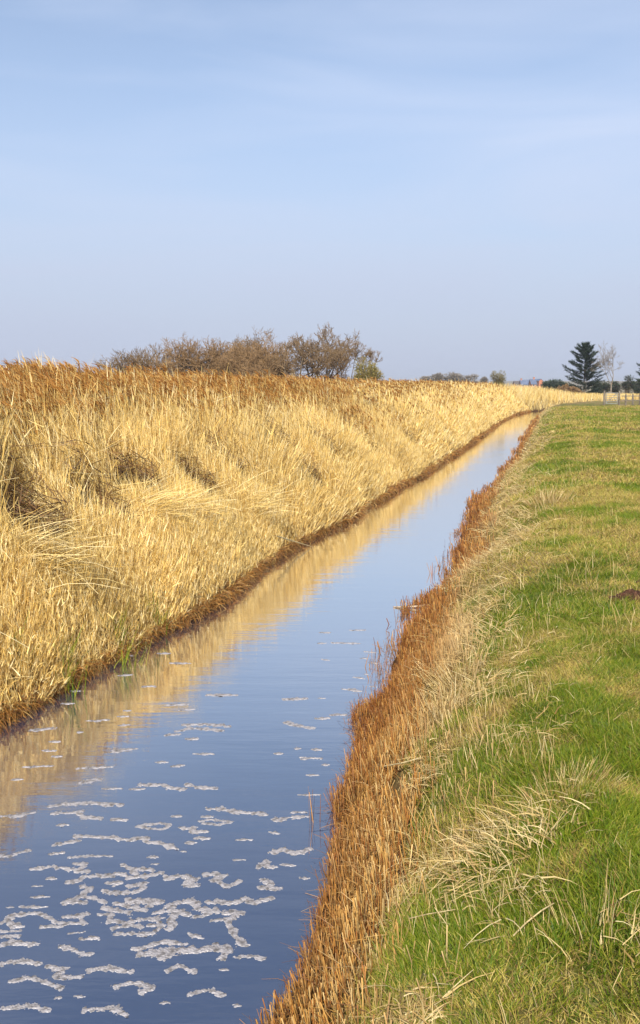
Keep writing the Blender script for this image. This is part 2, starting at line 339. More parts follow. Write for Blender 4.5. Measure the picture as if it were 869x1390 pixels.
# nearest reach, then farther and farther with fewer, broader ribbons
stand(32000, 4.5, 15, .0, 1.0, .0040, 3, 0, wide=.75, leaf_l=.28)
stand(42000, 4.5, 15, .8, 3.2, .0055, 3, .75, wide=.75)
stand(17000, 4.5, 15, 2.4, 6.5, .0060, 2, .9, wide=.95)
stand(19000, 15, 30, .0, 1.2, .0065, 2, 0, wide=1.0, leaf_l=.34)
stand(27000, 13, 30, 1.0, 3.6, .0070, 2, .8, wide=1.05)
stand(11000, 13, 30, 3.0, 8.0, .0080, 2, .9, wide=1.3)
stand(15000, 30, 60, .0, 2.0, .011, 2, .1, wide=1.9, k=2)
stand(15000, 28, 60, 1.5, 7.0, .012, 2, .5, wide=2.1, k=2)
stand(13000, 60, 91, .0, 3.0, .018, 2, .15, wide=3, k=2)
stand(13000, 58, 91, 2.0, 12.0, .020, 2, .5, wide=3.2, k=2)
# open reed bed running back to the trees: mostly seed heads in view
def back_bed(n, y0, y1, wide, headp):
    y = y0 + (y1-y0)*np.sqrt(rng.random(n)); x = -y*.36 + rng.random(n)*(y*.36+22)
    dl, dr, z = plant(x, y); keep = (dl > 5) & in_view(x, y, 2); x, y, z, dl = x[keep], y[keep], z[keep], dl[keep]; n = len(x)
    h = canopy(x, y, dl)*rng.uniform(.82, 1.06, n)
    D = np.stack([rng.normal(-.10, .10, n), rng.normal(0, .08, n), np.ones(n)], 1); bend = np.stack([rng.normal(-.05, .07, n), np.zeros(n), np.zeros(n)], 1)
    c = pal(STRAW, n, SW)
    P = np.stack([x, y, z], 1); reeds.add(P, D, h, .007*wide*rng.uniform(.7, 1.3, n), bend, c*.8, c, k=2, taper=.3)
    Dn = D/np.linalg.norm(D, axis=1, keepdims=True)
    for q in range(2):
        ta = rng.uniform(.5, .95, n); A = P + (h*ta)[:, None]*(Dn+ta[:, None]*bend); az = rng.uniform(0, 6.28, n)
        reeds.add(A, np.stack([np.cos(az), np.sin(az), rng.uniform(.3, 1.5, n)], 1), .4*rng.uniform(.5, 1, n), .012*wide, np.stack([0*ta, 0*ta, -rng.uniform(.2, .6, n)], 1), c, c*.9, k=2, taper=.85)
    m = rng.random(n) < headp
    plumes((P + h[:, None]*(Dn+bend))[m], Dn[m], m.sum(), wide*1.1, reps=3)
back_bed(26000, 9, 32, 1.3, .9)
back_bed(26000, 30, 95, 2.6, .8)
# reeds beyond the bend, running to the right behind the meadow
def bend_reeds(n, x0, x1):
    t = rng.uniform(x0, x1, n); by = np.interp(t, LP[20:, 0], LP[20:, 1]); d = rng.uniform(.1, 9, n)
    x = t - d*.35; y = by + d
    dl, dr, z = plant(x, y); k_ = dl > 0; x, y, z, dl = x[k_], y[k_], z[k_], dl[k_]; n = len(x)
    h = np.interp(dl, [0, 1, 3], [.3, .75, 1.15])*rng.uniform(.75, 1.1, n)*np.interp(x, [20, 24.5, 29, 60], [1.5, 1.25, .62, .5])
    D = np.stack([rng.normal(0, .14, n), rng.normal(-.1, .12, n), np.ones(n)], 1); c = pal(STRAW, n, SW)*(.85+.3*fbm(x, y, .4, 2, 5)[:, None])
    reeds.add(np.stack([x, y, z], 1), D, h, .035, np.stack([rng.normal(0, .15, n), 0*h, -.05+0*h], 1), c*.85, c, k=2, taper=.6)
bend_reeds(14000, 19, 62)
# loose fallen stalks lying across the front face
n = 550; y = 5 + 22*rng.random(n)**1.4; x = np.interp(y, LP[:21, 1], LP[:21, 0]) - rng.uniform(.2, 2.2, n)
dl, dr, z = plant(x, y); h = canopy(x, y, dl); az = rng.uniform(0, 6.28, n)
c = pal(STRAW, n, [1, 3, 5, 1, 0, 2])
reeds.add(np.stack([x, y, z+h*rng.uniform(.5, 1.0, n)], 1), np.stack([np.cos(az), np.sin(az)*.6, rng.normal(0, .35, n)], 1), rng.uniform(.2, .7, n), .007, rng.normal(0, .06, (n, 3)), c, c, k=3, taper=.4)
for hx, hy, r in HX:      # trampled dark mats in the broken places
    n = 750; a_ = rng.uniform(0, 6.28, n); rr = r*.62*np.sqrt(rng.random(n)); x = hx+np.cos(a_)*rr; y = hy+np.sin(a_)*rr*1.2; dl, dr, z = plant(x, y)
    k_ = dl > .5; x, y, z, dl = x[k_], y[k_], z[k_], dl[k_]; n = len(x); hh = canopy(x, y, dl); az = rng.normal(2.6, .8, n)
    c = pal([(.13, .06, .02), (.22, .11, .04), (.06, .03, .015), (.44, .30, .13)], n, [3, 3, 4, 1])
    reeds.add(np.stack([x, y, z+hh*rng.uniform(.6, 1.4, n)], 1), np.stack([np.cos(az), np.sin(az)*.5, rng.normal(.05, .3, n)], 1), rng.uniform(.15, .5, n), .011, rng.normal(0, .12, (n, 3)), c*.8, c, k=3, taper=.5)
for px, py, az0, r_, n in [(165, 725, -.1, .30, 260), (70, 735, 2.9, .30, 220), (225, 700, .2, .25, 160), (300, 650, 2.7, .3, 160), (20, 760, -.2, .3, 200), (330, 690, .1, .3, 120)]:   # bundles bent over by the wind
    for z_ in np.arange(1.9, .4, -.04):
        x0_, y0_ = W(px, py, z_); dl, dr, g_ = plant([x0_], [y0_])
        if g_[0]+.55*canopy(np.array([x0_]), np.array([y0_]), dl)[0] >= z_: break
    x = x0_+rng.normal(0, r_*.5, n); y = y0_+rng.normal(0, r_*.5, n); dl, dr, z = plant(x, y); az = rng.normal(az0, .35, n)
    c = pal(STRAW, n, [2, 4, 5, 1, 0, 2]); reeds.add(np.stack([x, y, z+.45*canopy(x, y, dl)], 1), np.stack([np.cos(az)*.8, -.2+.4*np.sin(az), rng.uniform(.5, 1.1, n)], 1), rng.uniform(.5, 1.0, n), .007, np.stack([.25*np.cos(az), 0*az-.05, -rng.uniform(.1, .6, n)], 1), c*.8, c, k=4, taper=.5)
bed = tag(reeds.build('reed_bed', M_reed), 'dense bed of tall dry golden reeds along the left bank', 'reeds', kind='stuff')
heads.build('seed_heads', blade_mat('reed_plume', .3, .8, .1), bed)['label'] = 'drooping brown feathery seed heads'

# rusty wet roots and trailing leaves at the left waterline
roots = Blades()
RUST = [(.32, .13, .025), (.42, .20, .04), (.15, .06, .018), (.52, .33, .11), (.08, .035, .014)]
def root_fringe(n, y0, y1, w, pw=1.3):
    y = y0 + (y1-y0)*rng.random(n)**pw; d = rng.normal(.03, .075, n); x = np.interp(y, LP[:21, 1], LP[:21, 0]) - d
    x = x - .10*sst(12, 8, y)
    dl, dr, z = plant(x, y); k_ = dl > -.09; x, y, z = x[k_], y[k_], z[k_]; n = len(x); az = rng.normal(-.35, 1.0, n)
    D = np.stack([np.cos(az), np.sin(az), rng.uniform(.1, 1.3, n)], 1); L = rng.uniform(.07, .22, n)*np.clip(w/.006, 1, 1.5)
    b = np.stack([np.zeros(n), np.zeros(n), -rng.uniform(.3, 1.1, n)], 1); c = pal(RUST, n, [3, 3, 3, 2, 1])
    roots.add(np.stack([x, y, np.maximum(z, .01)+rng.uniform(0, .12, n)], 1), D, L, w*rng.uniform(.6, 1.4, n), b, c*.8, c, k=3, taper=.6)
root_fringe(16000, 5, 18, .006); root_fringe(9000, 18, 45, .013); root_fringe(5000, 45, 95, .03, 1.0)
tag(roots.build('reed_roots', M_stub), 'rust-brown wet roots and leaves fringing the left waterline', 'roots', kind='stuff')

# ---------------------------------------------------------------- right: stubble, straw, turf
stub = Blades()
ORANGE = [(.42, .20, .045), (.56, .32, .09), (.30, .11, .025), (.18, .06, .015), (.64, .45, .19), (.13, .05, .018)]
def right_xy(n, y0, y1, d0, d1, pw=1.0):
    y = y0 + (y1-y0)*rng.random(n)**pw; d = rng.uniform(d0, d1, n) + .12*sst(14, 6, y); return np.interp(y, RP[:27, 1], RP[:27, 0]) + d*1.03, y
def stubble(n, y0, y1, w, pw=1.2, d1=.62, hh=1.0):
    x, y = right_xy(n, y0, y1, -.30, d1, pw); dl, dr, z = plant(x, y)
    cl = fbm(x, y, 3.2, 2, 61); eg = fbm(x, y, 1.0, 3, 64); m = ((cl > .42-.16*sst(9.5, 7.5, y)) & (dr > .06-.34*sst(.40, .72, eg)*sst(6.0, 8.0, y)-.10*sst(8, 6, y)*sst(.35, .6, eg))) | ((rng.random(n) < .05) & (dr > -.2+.2*sst(8, 5.5, y))); m &= in_view(x, y)
    x, y, z, dr, cl = x[m], y[m], z[m], dr[m], cl[m]; n = len(x)
    lim = .02+.20*sst(5, 7, y)*sst(14, 11, y)+.80*fbm(x, y, .75, 3, 63)*(1 if d1 > .6 else .9); m = dr < lim+rng.normal(0, .06, len(x)); m |= rng.random(len(x)) < .04; x, y, z, dr, cl = x[m], y[m], z[m], dr[m], cl[m]; n = len(x); h = rng.uniform(.05, .22, n)*(.45+1.0*cl)*hh*(.75+.5*fbm(x, y, .9, 2, 67)); D = np.stack([rng.normal(-.06, .16, n), rng.normal(0, .15, n), np.ones(n)], 1)
    wet = sst(.35, -.05, dr)[:, None]; wet2 = np.clip(wet*.8+(sst(5, 7.5, y)*.8*sst(.75, .45, dr)-.1+.6*(fbm(x, y, 1.1, 2, 69)-.45))[:, None], 0, 1)
    c = pal(ORANGE, n, [3, 4, 2, 1, 4, 1]); cw_ = pal(ORANGE, n, [3, .6, 4, 4, 0, 3]); c = c*(1-wet2)+cw_*wet2
    dry = sst(.45, .75, dr)[:, None]*.8; c = c*(1-dry*.7)+np.array([.60, .45, .22])*dry*.7
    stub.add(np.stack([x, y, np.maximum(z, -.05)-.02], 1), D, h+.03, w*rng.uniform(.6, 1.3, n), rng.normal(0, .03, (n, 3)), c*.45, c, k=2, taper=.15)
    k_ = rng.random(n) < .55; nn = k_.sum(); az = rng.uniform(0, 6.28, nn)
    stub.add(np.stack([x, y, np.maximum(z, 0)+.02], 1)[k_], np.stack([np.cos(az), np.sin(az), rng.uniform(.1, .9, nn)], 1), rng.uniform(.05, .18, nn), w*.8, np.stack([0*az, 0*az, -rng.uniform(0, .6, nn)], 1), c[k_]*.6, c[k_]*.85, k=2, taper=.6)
stubble(36000, 2.6, 9.5, .0046, 1.0, d1=.72, hh=.85); stubble(14000, 9, 20, .009, d1=.75, hh=.9); stubble(6000, 20, 45, .018, d1=.5, hh=.9); stubble(2500, 45, 88, .035, 1.0, .5, .9)
# a few lone stems out in the water, where the photograph shows them
for px, py, hgt in [(482, 1040, .24), (428, 1120, .26), (500, 905, .16), (515, 920, .25), (523, 930, .22), (528, 870, .18), (590, 780, .22), (598, 775, .28), (604, 782, .2), (655, 672, .25), (608, 800, .15), (575, 818, .16), (585, 812, .2), (570, 815, .14)]:
    x, y = W(px, py, 0); k_ = 5; c = pal(ORANGE, k_, [3, 1, 4, 3, 0, 3])
    stub.add(np.stack([x+rng.normal(0, .03, k_), y+rng.normal(0, .03, k_), np.full(k_, -.03)], 1), np.stack([rng.normal(0, .12, k_), rng.normal(0, .1, k_), np.ones(k_)], 1), hgt*rng.uniform(.6, 1, k_), .006*max(1, y/7), rng.normal(0, .05, (k_, 3)), c*.6, c, k=3, taper=.5)
tag(stub.build('reed_stubble', M_stub), 'cut orange reed stubble standing along the right waterline', 'stubble', kind='stuff')

straw = Blades()
PALE = [(.64, .49, .22), (.54, .39, .15), (.74, .60, .32), (.38, .24, .08), (.24, .12, .04), (.48, .33, .12)]
def straw_mat(n, y0, y1, w, ln=1.0, pw=1.2):
    x, y = right_xy(n, y0, y1, .25, 1.55, pw); dl, dr, z = plant(x, y)
    e = dr+(fbm(x, y, .9, 3, 21)-.5)*1.0; cl = fbm(x, y, 2.6, 3, 71)
    m = (rng.random(n) < sst(.2, .5, dr)*sst(1.35, .75, e)+.05) & (cl > .33+.20*sst(8.5, 5.0, y)) & in_view(x, y); x, y, z, cl, dr = x[m], y[m], z[m], cl[m], dr[m]; n = len(x)
    az = fbm(x, y, 1.5, 2, 75)*12 + rng.normal(0, .8, n); up = rng.uniform(.0, 1.0, n)
    D = np.stack([np.cos(az), np.sin(az), up], 1); c = pal(PALE, n, [4, 3, 3, 2, 1, 2])*(.8+.4*cl[:, None])
    straw.add(np.stack([x, y, z+rng.uniform(0, .07, n)], 1), D, rng.uniform(.06, .22, n)*ln*np.interp(y, [5, 8], [.8, 1.1]), w*rng.uniform(.6, 1.5, n), np.stack([rng.normal(0, .12, n), rng.normal(0, .12, n), -rng.uniform(.1, .6, n)], 1), c*.85, c, k=3, taper=.75)
straw_mat(17000, 2.6, 10, .0042); straw_mat(15000, 10, 24, .007); straw_mat(7000, 24, 60, .014, 1.1); straw_mat(4000, 60, 90, .035, 1.3, 1.0)
# upright pale cut stems among the turf close by
def upright(n, y0, y1, d0, d1, hs, w):
    x, y = right_xy(n, y0, y1, d0, d1); cl = fbm(x, y, 1.9, 2, 81); m = (cl > .52) & in_view(x, y); x, y = x[m], y[m]; n = len(x); dl, dr, z = plant(x, y)
    c = pal(PALE, n, [4, 3, 3, 1, 0, 2]); straw.add(np.stack([x, y, z], 1), np.stack([rng.normal(-.12, .2, n), rng.normal(0, .18, n), np.ones(n)], 1), rng.uniform(.5, 1, n)*hs, w, rng.normal(0, .08, (n, 3)), c*.8, c, k=3, taper=.6)
upright(1900, 2.4, 7, .25, 1.0, .12, .0040); upright(500, 2.4, 8, .9, 2.2, .10, .0032); upright(450, 2.4, 9, 1.2, 3.2, .11, .0030); upright(900, 6.5, 20, .8, 2.2, .22, .005)
tag(straw.build('straw_litter', M_reed), 'bleached tangled straw on the top of the right bank', 'straw', kind='stuff')

grass = Blades()
GREEN = [(.11, .19, .008), (.16, .22, .010), (.23, .26, .015), (.06, .13, .010), (.32, .30, .04)]
OLIVE = [(.50, .38, .08), (.60, .47, .13), (.40, .34, .05), (.66, .52, .20), (.34, .21, .07), (.22, .13, .05)]
def meadow(n, y0, y1, w, hgt, dmax=None, k=2, pw=1.0, rad=True):
    y = y0 + (y1-y0)*rng.random(n)**pw; xr = np.interp(y, RP[:27, 1], RP[:27, 0]); xe = y*.36+.6
    x = xr + .4 + rng.random(n)*(xe-xr-.4); dl, dr, z = plant(x, y)
    tm = turf_mix(x, y, dr); m = (dr > .42) & (rng.random(n) < .35+.65*sst(.45, .85, dr+.25*sst(8, 5, y))); m &= (y < 66) | (dr > 0)
    x, y, z, tm, dr = x[m], y[m], z[m], tm[m], dr[m]; n = len(x)
    g = (rng.random(n) < np.clip(.10+tm*.95, 0, .93)) ; lush = fbm(x, y, .9, 3, 91)
    c = np.where(g[:, None], pal(GREEN, n, [3, 3, 3, 2, 2])*(.75+.5*lush[:, None]), pal(OLIVE, n, [3, 3, 3, 2, 2, 1.5])*(.8+.4*fbm(x, y, 4, 2, 97)[:, None]))
    h = hgt*rng.uniform(.45, 1.2, n)*(.55+.9*lush)*np.where(g, 1.0, .85)
    az = rng.uniform(0, 6.28, n); sp = np.where(g, .45, .9)*rng.uniform(.2, 1.4, n); fl = fbm(x, y, 1.7, 2, 95)*12
    D = np.stack([np.cos(az)*sp+.35*np.cos(fl), np.sin(az)*sp+.3*np.sin(fl), np.ones(n)], 1)
    b = np.stack([np.cos(az)*.2, np.sin(az)*.2, -rng.uniform(.0, .45, n)], 1)
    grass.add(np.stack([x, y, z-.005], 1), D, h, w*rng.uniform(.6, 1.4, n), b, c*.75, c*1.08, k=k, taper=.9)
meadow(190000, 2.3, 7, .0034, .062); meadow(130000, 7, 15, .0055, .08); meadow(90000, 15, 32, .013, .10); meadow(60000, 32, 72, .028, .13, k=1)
tag(grass.build('meadow_grass', M_grass), 'patchy green and straw coloured turf of the meadow on the right', 'grass', kind='stuff')

# green shoots low on the left bank
sh = Blades()
for px, py in [(147, 838), (82, 882), (162, 850), (196, 815), (17, 884), (70, 870)]:
    x, y = W(px, py, .35); k_ = 26; xx = x+rng.normal(0, .06, k_); yy = y+rng.normal(0, .06, k_)+(-.15)
    dl, dr, z = plant(xx, yy); c = pal(GREEN, k_)*1.1
    sh.add(np.stack([xx+.12, yy, z+.05], 1), np.stack([rng.normal(.3, .2, k_), rng.normal(-.3, .2, k_), np.ones(k_)], 1), rng.uniform(.15, .4, k_), .009, rng.normal(0, .15, (k_, 3)), c, c, k=3, taper=.8)
tag(sh.build('green_shoots', M_grass), 'sparse fresh green shoots low among the left bank reeds', 'grass', kind='stuff')
# ================================================================ trees and shrubs
class Tubes:
    """tapered round segments, gathered first and meshed together"""
    def __init__(s): s.S = {}
    def seg(s, a, b, r0, r1, k=3):
        s.S.setdefault(k, []).append((*a, *b, r0, r1))
    def scale(s, f):
        for k in s.S: s.S[k] = [tuple(f*v for v in t) for t in s.S[k]]
    def mesh(s, name):
        V = []; F = []; n0 = 0
        for k, L in s.S.items():
            A = np.array(L, float); a, b, r0, r1 = A[:, :3], A[:, 3:6], A[:, 6], A[:, 7]; d = b-a; d /= np.linalg.norm(d, axis=1, keepdims=True)+1e-9
            u = np.cross(d, np.where(np.abs(d[:, 2:]) < .95, [[0, 0, 1.0]], [[1.0, 0, 0]])); u /= np.linalg.norm(u, axis=1, keepdims=True); v = np.cross(d, u)
            an = np.arange(k)*2*np.pi/k; ring = np.cos(an)[None, :, None]*u[:, None]+np.sin(an)[None, :, None]*v[:, None]
            V.append(np.concatenate([a[:, None]+ring*r0[:, None, None], b[:, None]+ring*r1[:, None, None]], 1).reshape(-1, 3))
            i = np.arange(k); j = (i+1) % k; f = np.stack([i, j, k+j, k+i], 1)
            F.append((np.arange(len(A))*2*k)[:, None, None]+f[None]+n0); n0 += len(A)*2*k
            F[-1] = F[-1].reshape(-1, 4)
        return npmesh(name, np.concatenate(V), np.concatenate(F), None, True)
M_bark = noisy('bark_brown', (.10, .075, .05), (.21, .16, .11), 6)
M_twig = noisy('twig_brown', (.14, .09, .045), (.24, .16, .085), 3, bump=0)
M_twigr = noisy('twig_russet', (.20, .12, .055), (.30, .19, .09), 3, bump=0)
M_pale = noisy('bark_pale', (.15, .12, .085), (.27, .22, .16), 3)
def bare_tree(name, loc, H, spread, label, group, n_trunk=3, lean=(0, 0), twig=.010, levels=5, seed=1, mats=(M_bark, M_twig), dens=1.0, up=.35, first=.28, cat='tree'):
    g = np.random.default_rng(seed); root = empty(name, loc); tag(root, label, cat, group)
    T = Tubes(); Tw = Tubes(); gr = g.random; gn = g.normal
    def nrm(d):
        l = math.sqrt(d[0]**2+d[1]**2+d[2]**2)+1e-9; return (d[0]/l, d[1]/l, d[2]/l)
    def grow(p, d, L, r, lv):
        tubes = T if lv < 2 else Tw; ns = 3; q = p
        for i in range(ns):
            z = gn(0, .13+.035*lv, 3); d = nrm((d[0]+z[0], d[1]+z[1], d[2]+z[2]+up*.12))
            e = (q[0]+d[0]*L/ns, q[1]+d[1]*L/ns, q[2]+d[2]*L/ns); r1 = max(r*.9, twig*.5); tubes.seg(q, e, r, r1, 5 if lv == 0 else 3); r = r1; q = e
            if lv < levels and (i > 0 or (lv > 0 and gr() < .55*dens)):
                for c in range(1 + (gr() < .32*dens)):
                    o = gn(0, 1, 3); o[2] = abs(o[2])*.45; dt = d[0]*o[0]+d[1]*o[1]+d[2]*o[2]; o = nrm((o[0]-d[0]*dt, o[1]-d[1]*dt, o[2]-d[2]*dt)); m = .5+.55*gr()
                    grow(q, nrm((d[0]*.75+o[0]*spread*m, d[1]*.75+o[1]*spread*m, d[2]*.75+o[2]*m)), L*(.52+.26*gr()), max(r*.62, twig), lv+1)
        if lv < levels: grow(q, d, L*.6, max(r*.8, twig), lv+1)
    for t in range(n_trunk):
        a = g.uniform(0, 6.28); rr = .010*H*n_trunk*gr()
        grow((math.cos(a)*rr, math.sin(a)*rr, -.1), nrm((math.cos(a)*.35*(n_trunk > 1)*spread+lean[0], math.sin(a)*.3*(n_trunk > 1)+lean[1], 1.0)), H*first*g.uniform(.85, 1.15), H*.011+.014, 0)
    zz = np.array([q[5] for S in (T.S, Tw.S) for L in S.values() for q in L]); k = H/np.percentile(zz, 99.3); T.scale(k); Tw.scale(k)
    link('trunk', T.mesh('trunk'), mats[0], root); link('crown', Tw.mesh('crown'), mats[1], root)
    return root
def put(px, D, py_top, base=None):
    x, zt = XD(px, D, py_top); 
    if base is None: base = float(plant([x], [D])[2][0])
    return (x, D, base), zt-base
LB = 'bare winter shrubs behind the reed bed'
def lb(px, D, top, spread, label, **k):
    loc, H = put(px, D, top); return bare_tree('bare_shrub', loc, H, spread, label, LB, cat='shrub', **k)
lb(172, 74, 478, 1.15, 'low thin leafless shrub at the left end of the row behind the reeds', n_trunk=6, seed=11, levels=4, twig=.009)
lb(213, 74, 469, .95, 'slim grey leafless shrub standing just left of the rounded brown shrub', n_trunk=5, seed=12, levels=4, twig=.009)
lb(266, 72, 461, 1.2, 'rounded dense brown leafless shrub, the first full one from the left', n_trunk=7, seed=13, levels=4, dens=1.5, mats=(M_bark, M_twigr), twig=.009)
lb(312, 74, 467, 1.25, 'low russet leafless thicket filling the dip right of the rounded shrub', n_trunk=9, seed=14, levels=4, dens=1.7, mats=(M_bark, M_twigr), twig=.009)
lb(338, 70, 463, 1.2, 'wide russet leafless thicket in the middle of the row behind the reeds', n_trunk=9, seed=15, levels=4, dens=1.7, mats=(M_bark, M_twigr), twig=.009)
lb(368, 74, 451, 1.0, 'taller twiggy leafless tree rising over the middle thicket', n_trunk=5, seed=16, levels=5, dens=.7, twig=.008)
lb(408, 68, 447, 1.2, 'tallest spreading leafless tree with dark forking boughs', n_trunk=3, seed=17, levels=5, dens=.6, twig=.009)
lb(436, 70, 449, 1.1, 'spreading leafless tree with open boughs right of the tallest one', n_trunk=3, seed=18, levels=5, dens=.55, twig=.009)
lb(455, 66, 464, 1.0, 'leafless tree leaning right over the gap before the yellow-green bush', n_trunk=1, lean=(.5, 0), seed=29, levels=5, twig=.012, dens=.8, first=.45)
# leafy bushes
M_leafY = blade_mat('leaf_yellow_green', .3); M_leafD = blade_mat('leaf_dark', .15)
def bush(name, loc, H, Wd, cols, mat, label, cat, group=None, n=2600, leaf=.10, seed=5, lumps=9, gap=.45, stem_mat=None, depth=None, low=.25):
    root = empty(name, loc); tag(root, label, cat, group); g = np.random.default_rng(seed); depth = depth or Wd
    T = Tubes(); B = Blades()
    cs = []
    for i in range(lumps):
        a = g.uniform(0, 6.28); rr = math.sqrt(g.random())*.36; zz = g.uniform(low, .86)
        c = np.array([math.cos(a)*rr*Wd*(1.15-zz*.55), math.sin(a)*rr*depth, zz*H]); cs.append(c)
        mid = c*np.array([.35, .35, .5])+g.normal(0, .03*H, 3)
        T.seg(np.array([0, 0, -.15])+g.normal(0, .05, 3)*[1, 1, 0], mid, .03*H*.6, .02*H*.6, 5); T.seg(mid, c, .012*H, .006*H, 4)
        for q in range(5): T.seg(mid+(c-mid)*g.random(), c+g.normal(0, .12, 3)*np.array([Wd, depth, H]), .007*H, .003*H)
    cs = np.array(cs); i = g.integers(0, lumps, n); rad = g.uniform(.10, .20, lumps)
    d = g.normal(0, 1, (n, 3)); d /= np.linalg.norm(d, axis=1, keepdims=True); r = g.random(n)**.5
    P = cs[i] + d*(r*rad[i]*1.35)[:, None]*np.array([Wd, depth, H*.9]); P[:, 2] = np.clip(P[:, 2], .02*H, H*1.02)
    m = fbm(P[:, 0]+P[:, 2]*.7, P[:, 1]+P[:, 2]*.9, 2.2/max(H, 1)*2, 2, seed) > gap*.8; P, d = P[m], d[m]; n = len(P)
    c = pal(cols, n); B.add(P, d+np.array([0, 0, .4]), leaf*g.uniform(.5, 1.3, n), leaf*.55, g.normal(0, .2, (n, 3)), c*.85, c, k=2, taper=.8, w0=.4)
    link('trunk', T.mesh('trunk'), stem_mat or M_bark, root); B.build('crown', mat, root); return root
YG = [(.26, .22, .06), (.32, .27, .08), (.19, .16, .04), (.34, .25, .09)]
loc, H = put(500, 58, 493); bush('leafy_bush', loc, H*1.08, 2.2, YG, M_leafY, 'yellow-green bush at the right end of the bare shrub row', 'shrub', n=5000, leaf=.11, seed=3, lumps=14, gap=.3, low=.5)
DK = [(.10, .055, .035), (.14, .075, .045), (.07, .05, .03)]
for px, t, sd_, lb_ in [(410, 508, 1, 'low dark hedge bush seen under the tallest bare tree'), (448, 507, 2, 'low dark hedge bush seen behind the open boughs'), (478, 506, 3, 'low dark hedge bush seen in the gap under the leaning tree')]:
    loc, H = put(px, 85, t); bush('hedge_bush', loc, H, 3.4, DK, M_leafD, lb_, 'bush', 'dark hedge bushes behind the bare trees', n=2400, leaf=.12, seed=sd_, lumps=12, gap=.2)
# little ivy-clad tree beyond the bend
IV = [(.16, .14, .045), (.22, .18, .06), (.11, .10, .035), (.26, .20, .08)]
loc, H = put(677, 101, 505); bush('small_tree', loc, H*1.04, 1.9, IV, M_leafD, 'small lone brown-green tree standing on the reed bank near the bend', 'tree', n=5200, leaf=.11, seed=21, lumps=14, gap=.15, low=.3)
# far wood
FW = 'far grey-brown trees on the horizon'
M_far = noisy('far_twigs', (.20, .17, .14), (.30, .26, .21), .6, bump=0)
for px, t, w_, sd_, lb_ in [(581, 511, 1, 1, 'leftmost small grey tree of the far wood on the horizon'), (597, 508, 1.1, 2, 'second grey tree from the left in the far wood'), (612, 507, 1.2, 3, 'broad grey-brown tree in the middle of the far wood'), (626, 506.5, 1.2, 4, 'tallest rounded tree of the far wood'), (640, 508, 1.1, 5, 'rightmost full tree of the far wood'), (655, 514, .6, 6, 'low separate bush just right of the far wood')]:
    loc, H = put(px, 300, t-1.2); bush('far_tree', loc, H, 6.0*w_, [(.22, .18, .14), (.28, .23, .17), (.17, .15, .12)], M_leafD, lb_, 'tree', FW, n=2600, leaf=.42, seed=40+sd_, lumps=10, gap=.3, stem_mat=M_far)
# dark evergreen clump left of the spruce, and bare bush before it
EV = [(.028, .05, .025), (.045, .07, .035), (.02, .035, .02), (.06, .08, .05)]
for px, t, w_, sd_, lb_ in [(744, 517, 2.4, 1, 'low dark evergreen bush, left end of the clump beside the farm'), (753, 515, 2.6, 2, 'dark evergreen bush in the middle of the clump beside the farm'), (763, 515.5, 2.6, 3, 'dark evergreen bush, right end of the clump left of the spruce')]:
    loc, H = put(px, 190, t); bush('evergreen_bush', loc, H, w_*1.25, EV, M_leafD, lb_, 'bush', 'dark evergreen bushes by the farm', n=2200, leaf=.28, seed=60+sd_, lumps=10, gap=.15)
loc, H = put(773, 108, 523); bare_tree('bramble_bush', loc, H, 1.6, 'bare brown bush on the bank in front of the dark evergreens', None, n_trunk=8, seed=33, levels=4, dens=1.6, mats=(M_bark, M_twigr), twig=.012, cat='shrub')
loc, H = put(783, 112, 527); bare_tree('bramble_bush', loc, H, 1.5, 'smaller bare brown bush left of the foot of the spruce', None, n_trunk=7, seed=34, levels=4, dens=1.5, mats=(M_bark, M_twigr), twig=.012, cat='shrub')
for px, t, sd_, lb_ in [(811, 516, 1, 'dark bush touching the right side of the spruce'), (822, 514, 2, 'dark bush directly behind the pale bare tree'), (838, 517, 3, 'dark hedge bush just right of the pale bare tree'), (851, 511, 4, 'taller dark hedge bush between the pale tree and the right edge'), (864, 516, 5, 'dark hedge bush under the cut-off conifer at the right edge')]:
    loc, H = put(px, 140, t); bush('hedge_bush', loc, H, 2.6, EV+[(.09, .055, .035)], M_leafD, lb_, 'bush', 'dark hedge right of the spruce', n=2000, leaf=.20, seed=70+sd_, lumps=10, gap=.1)
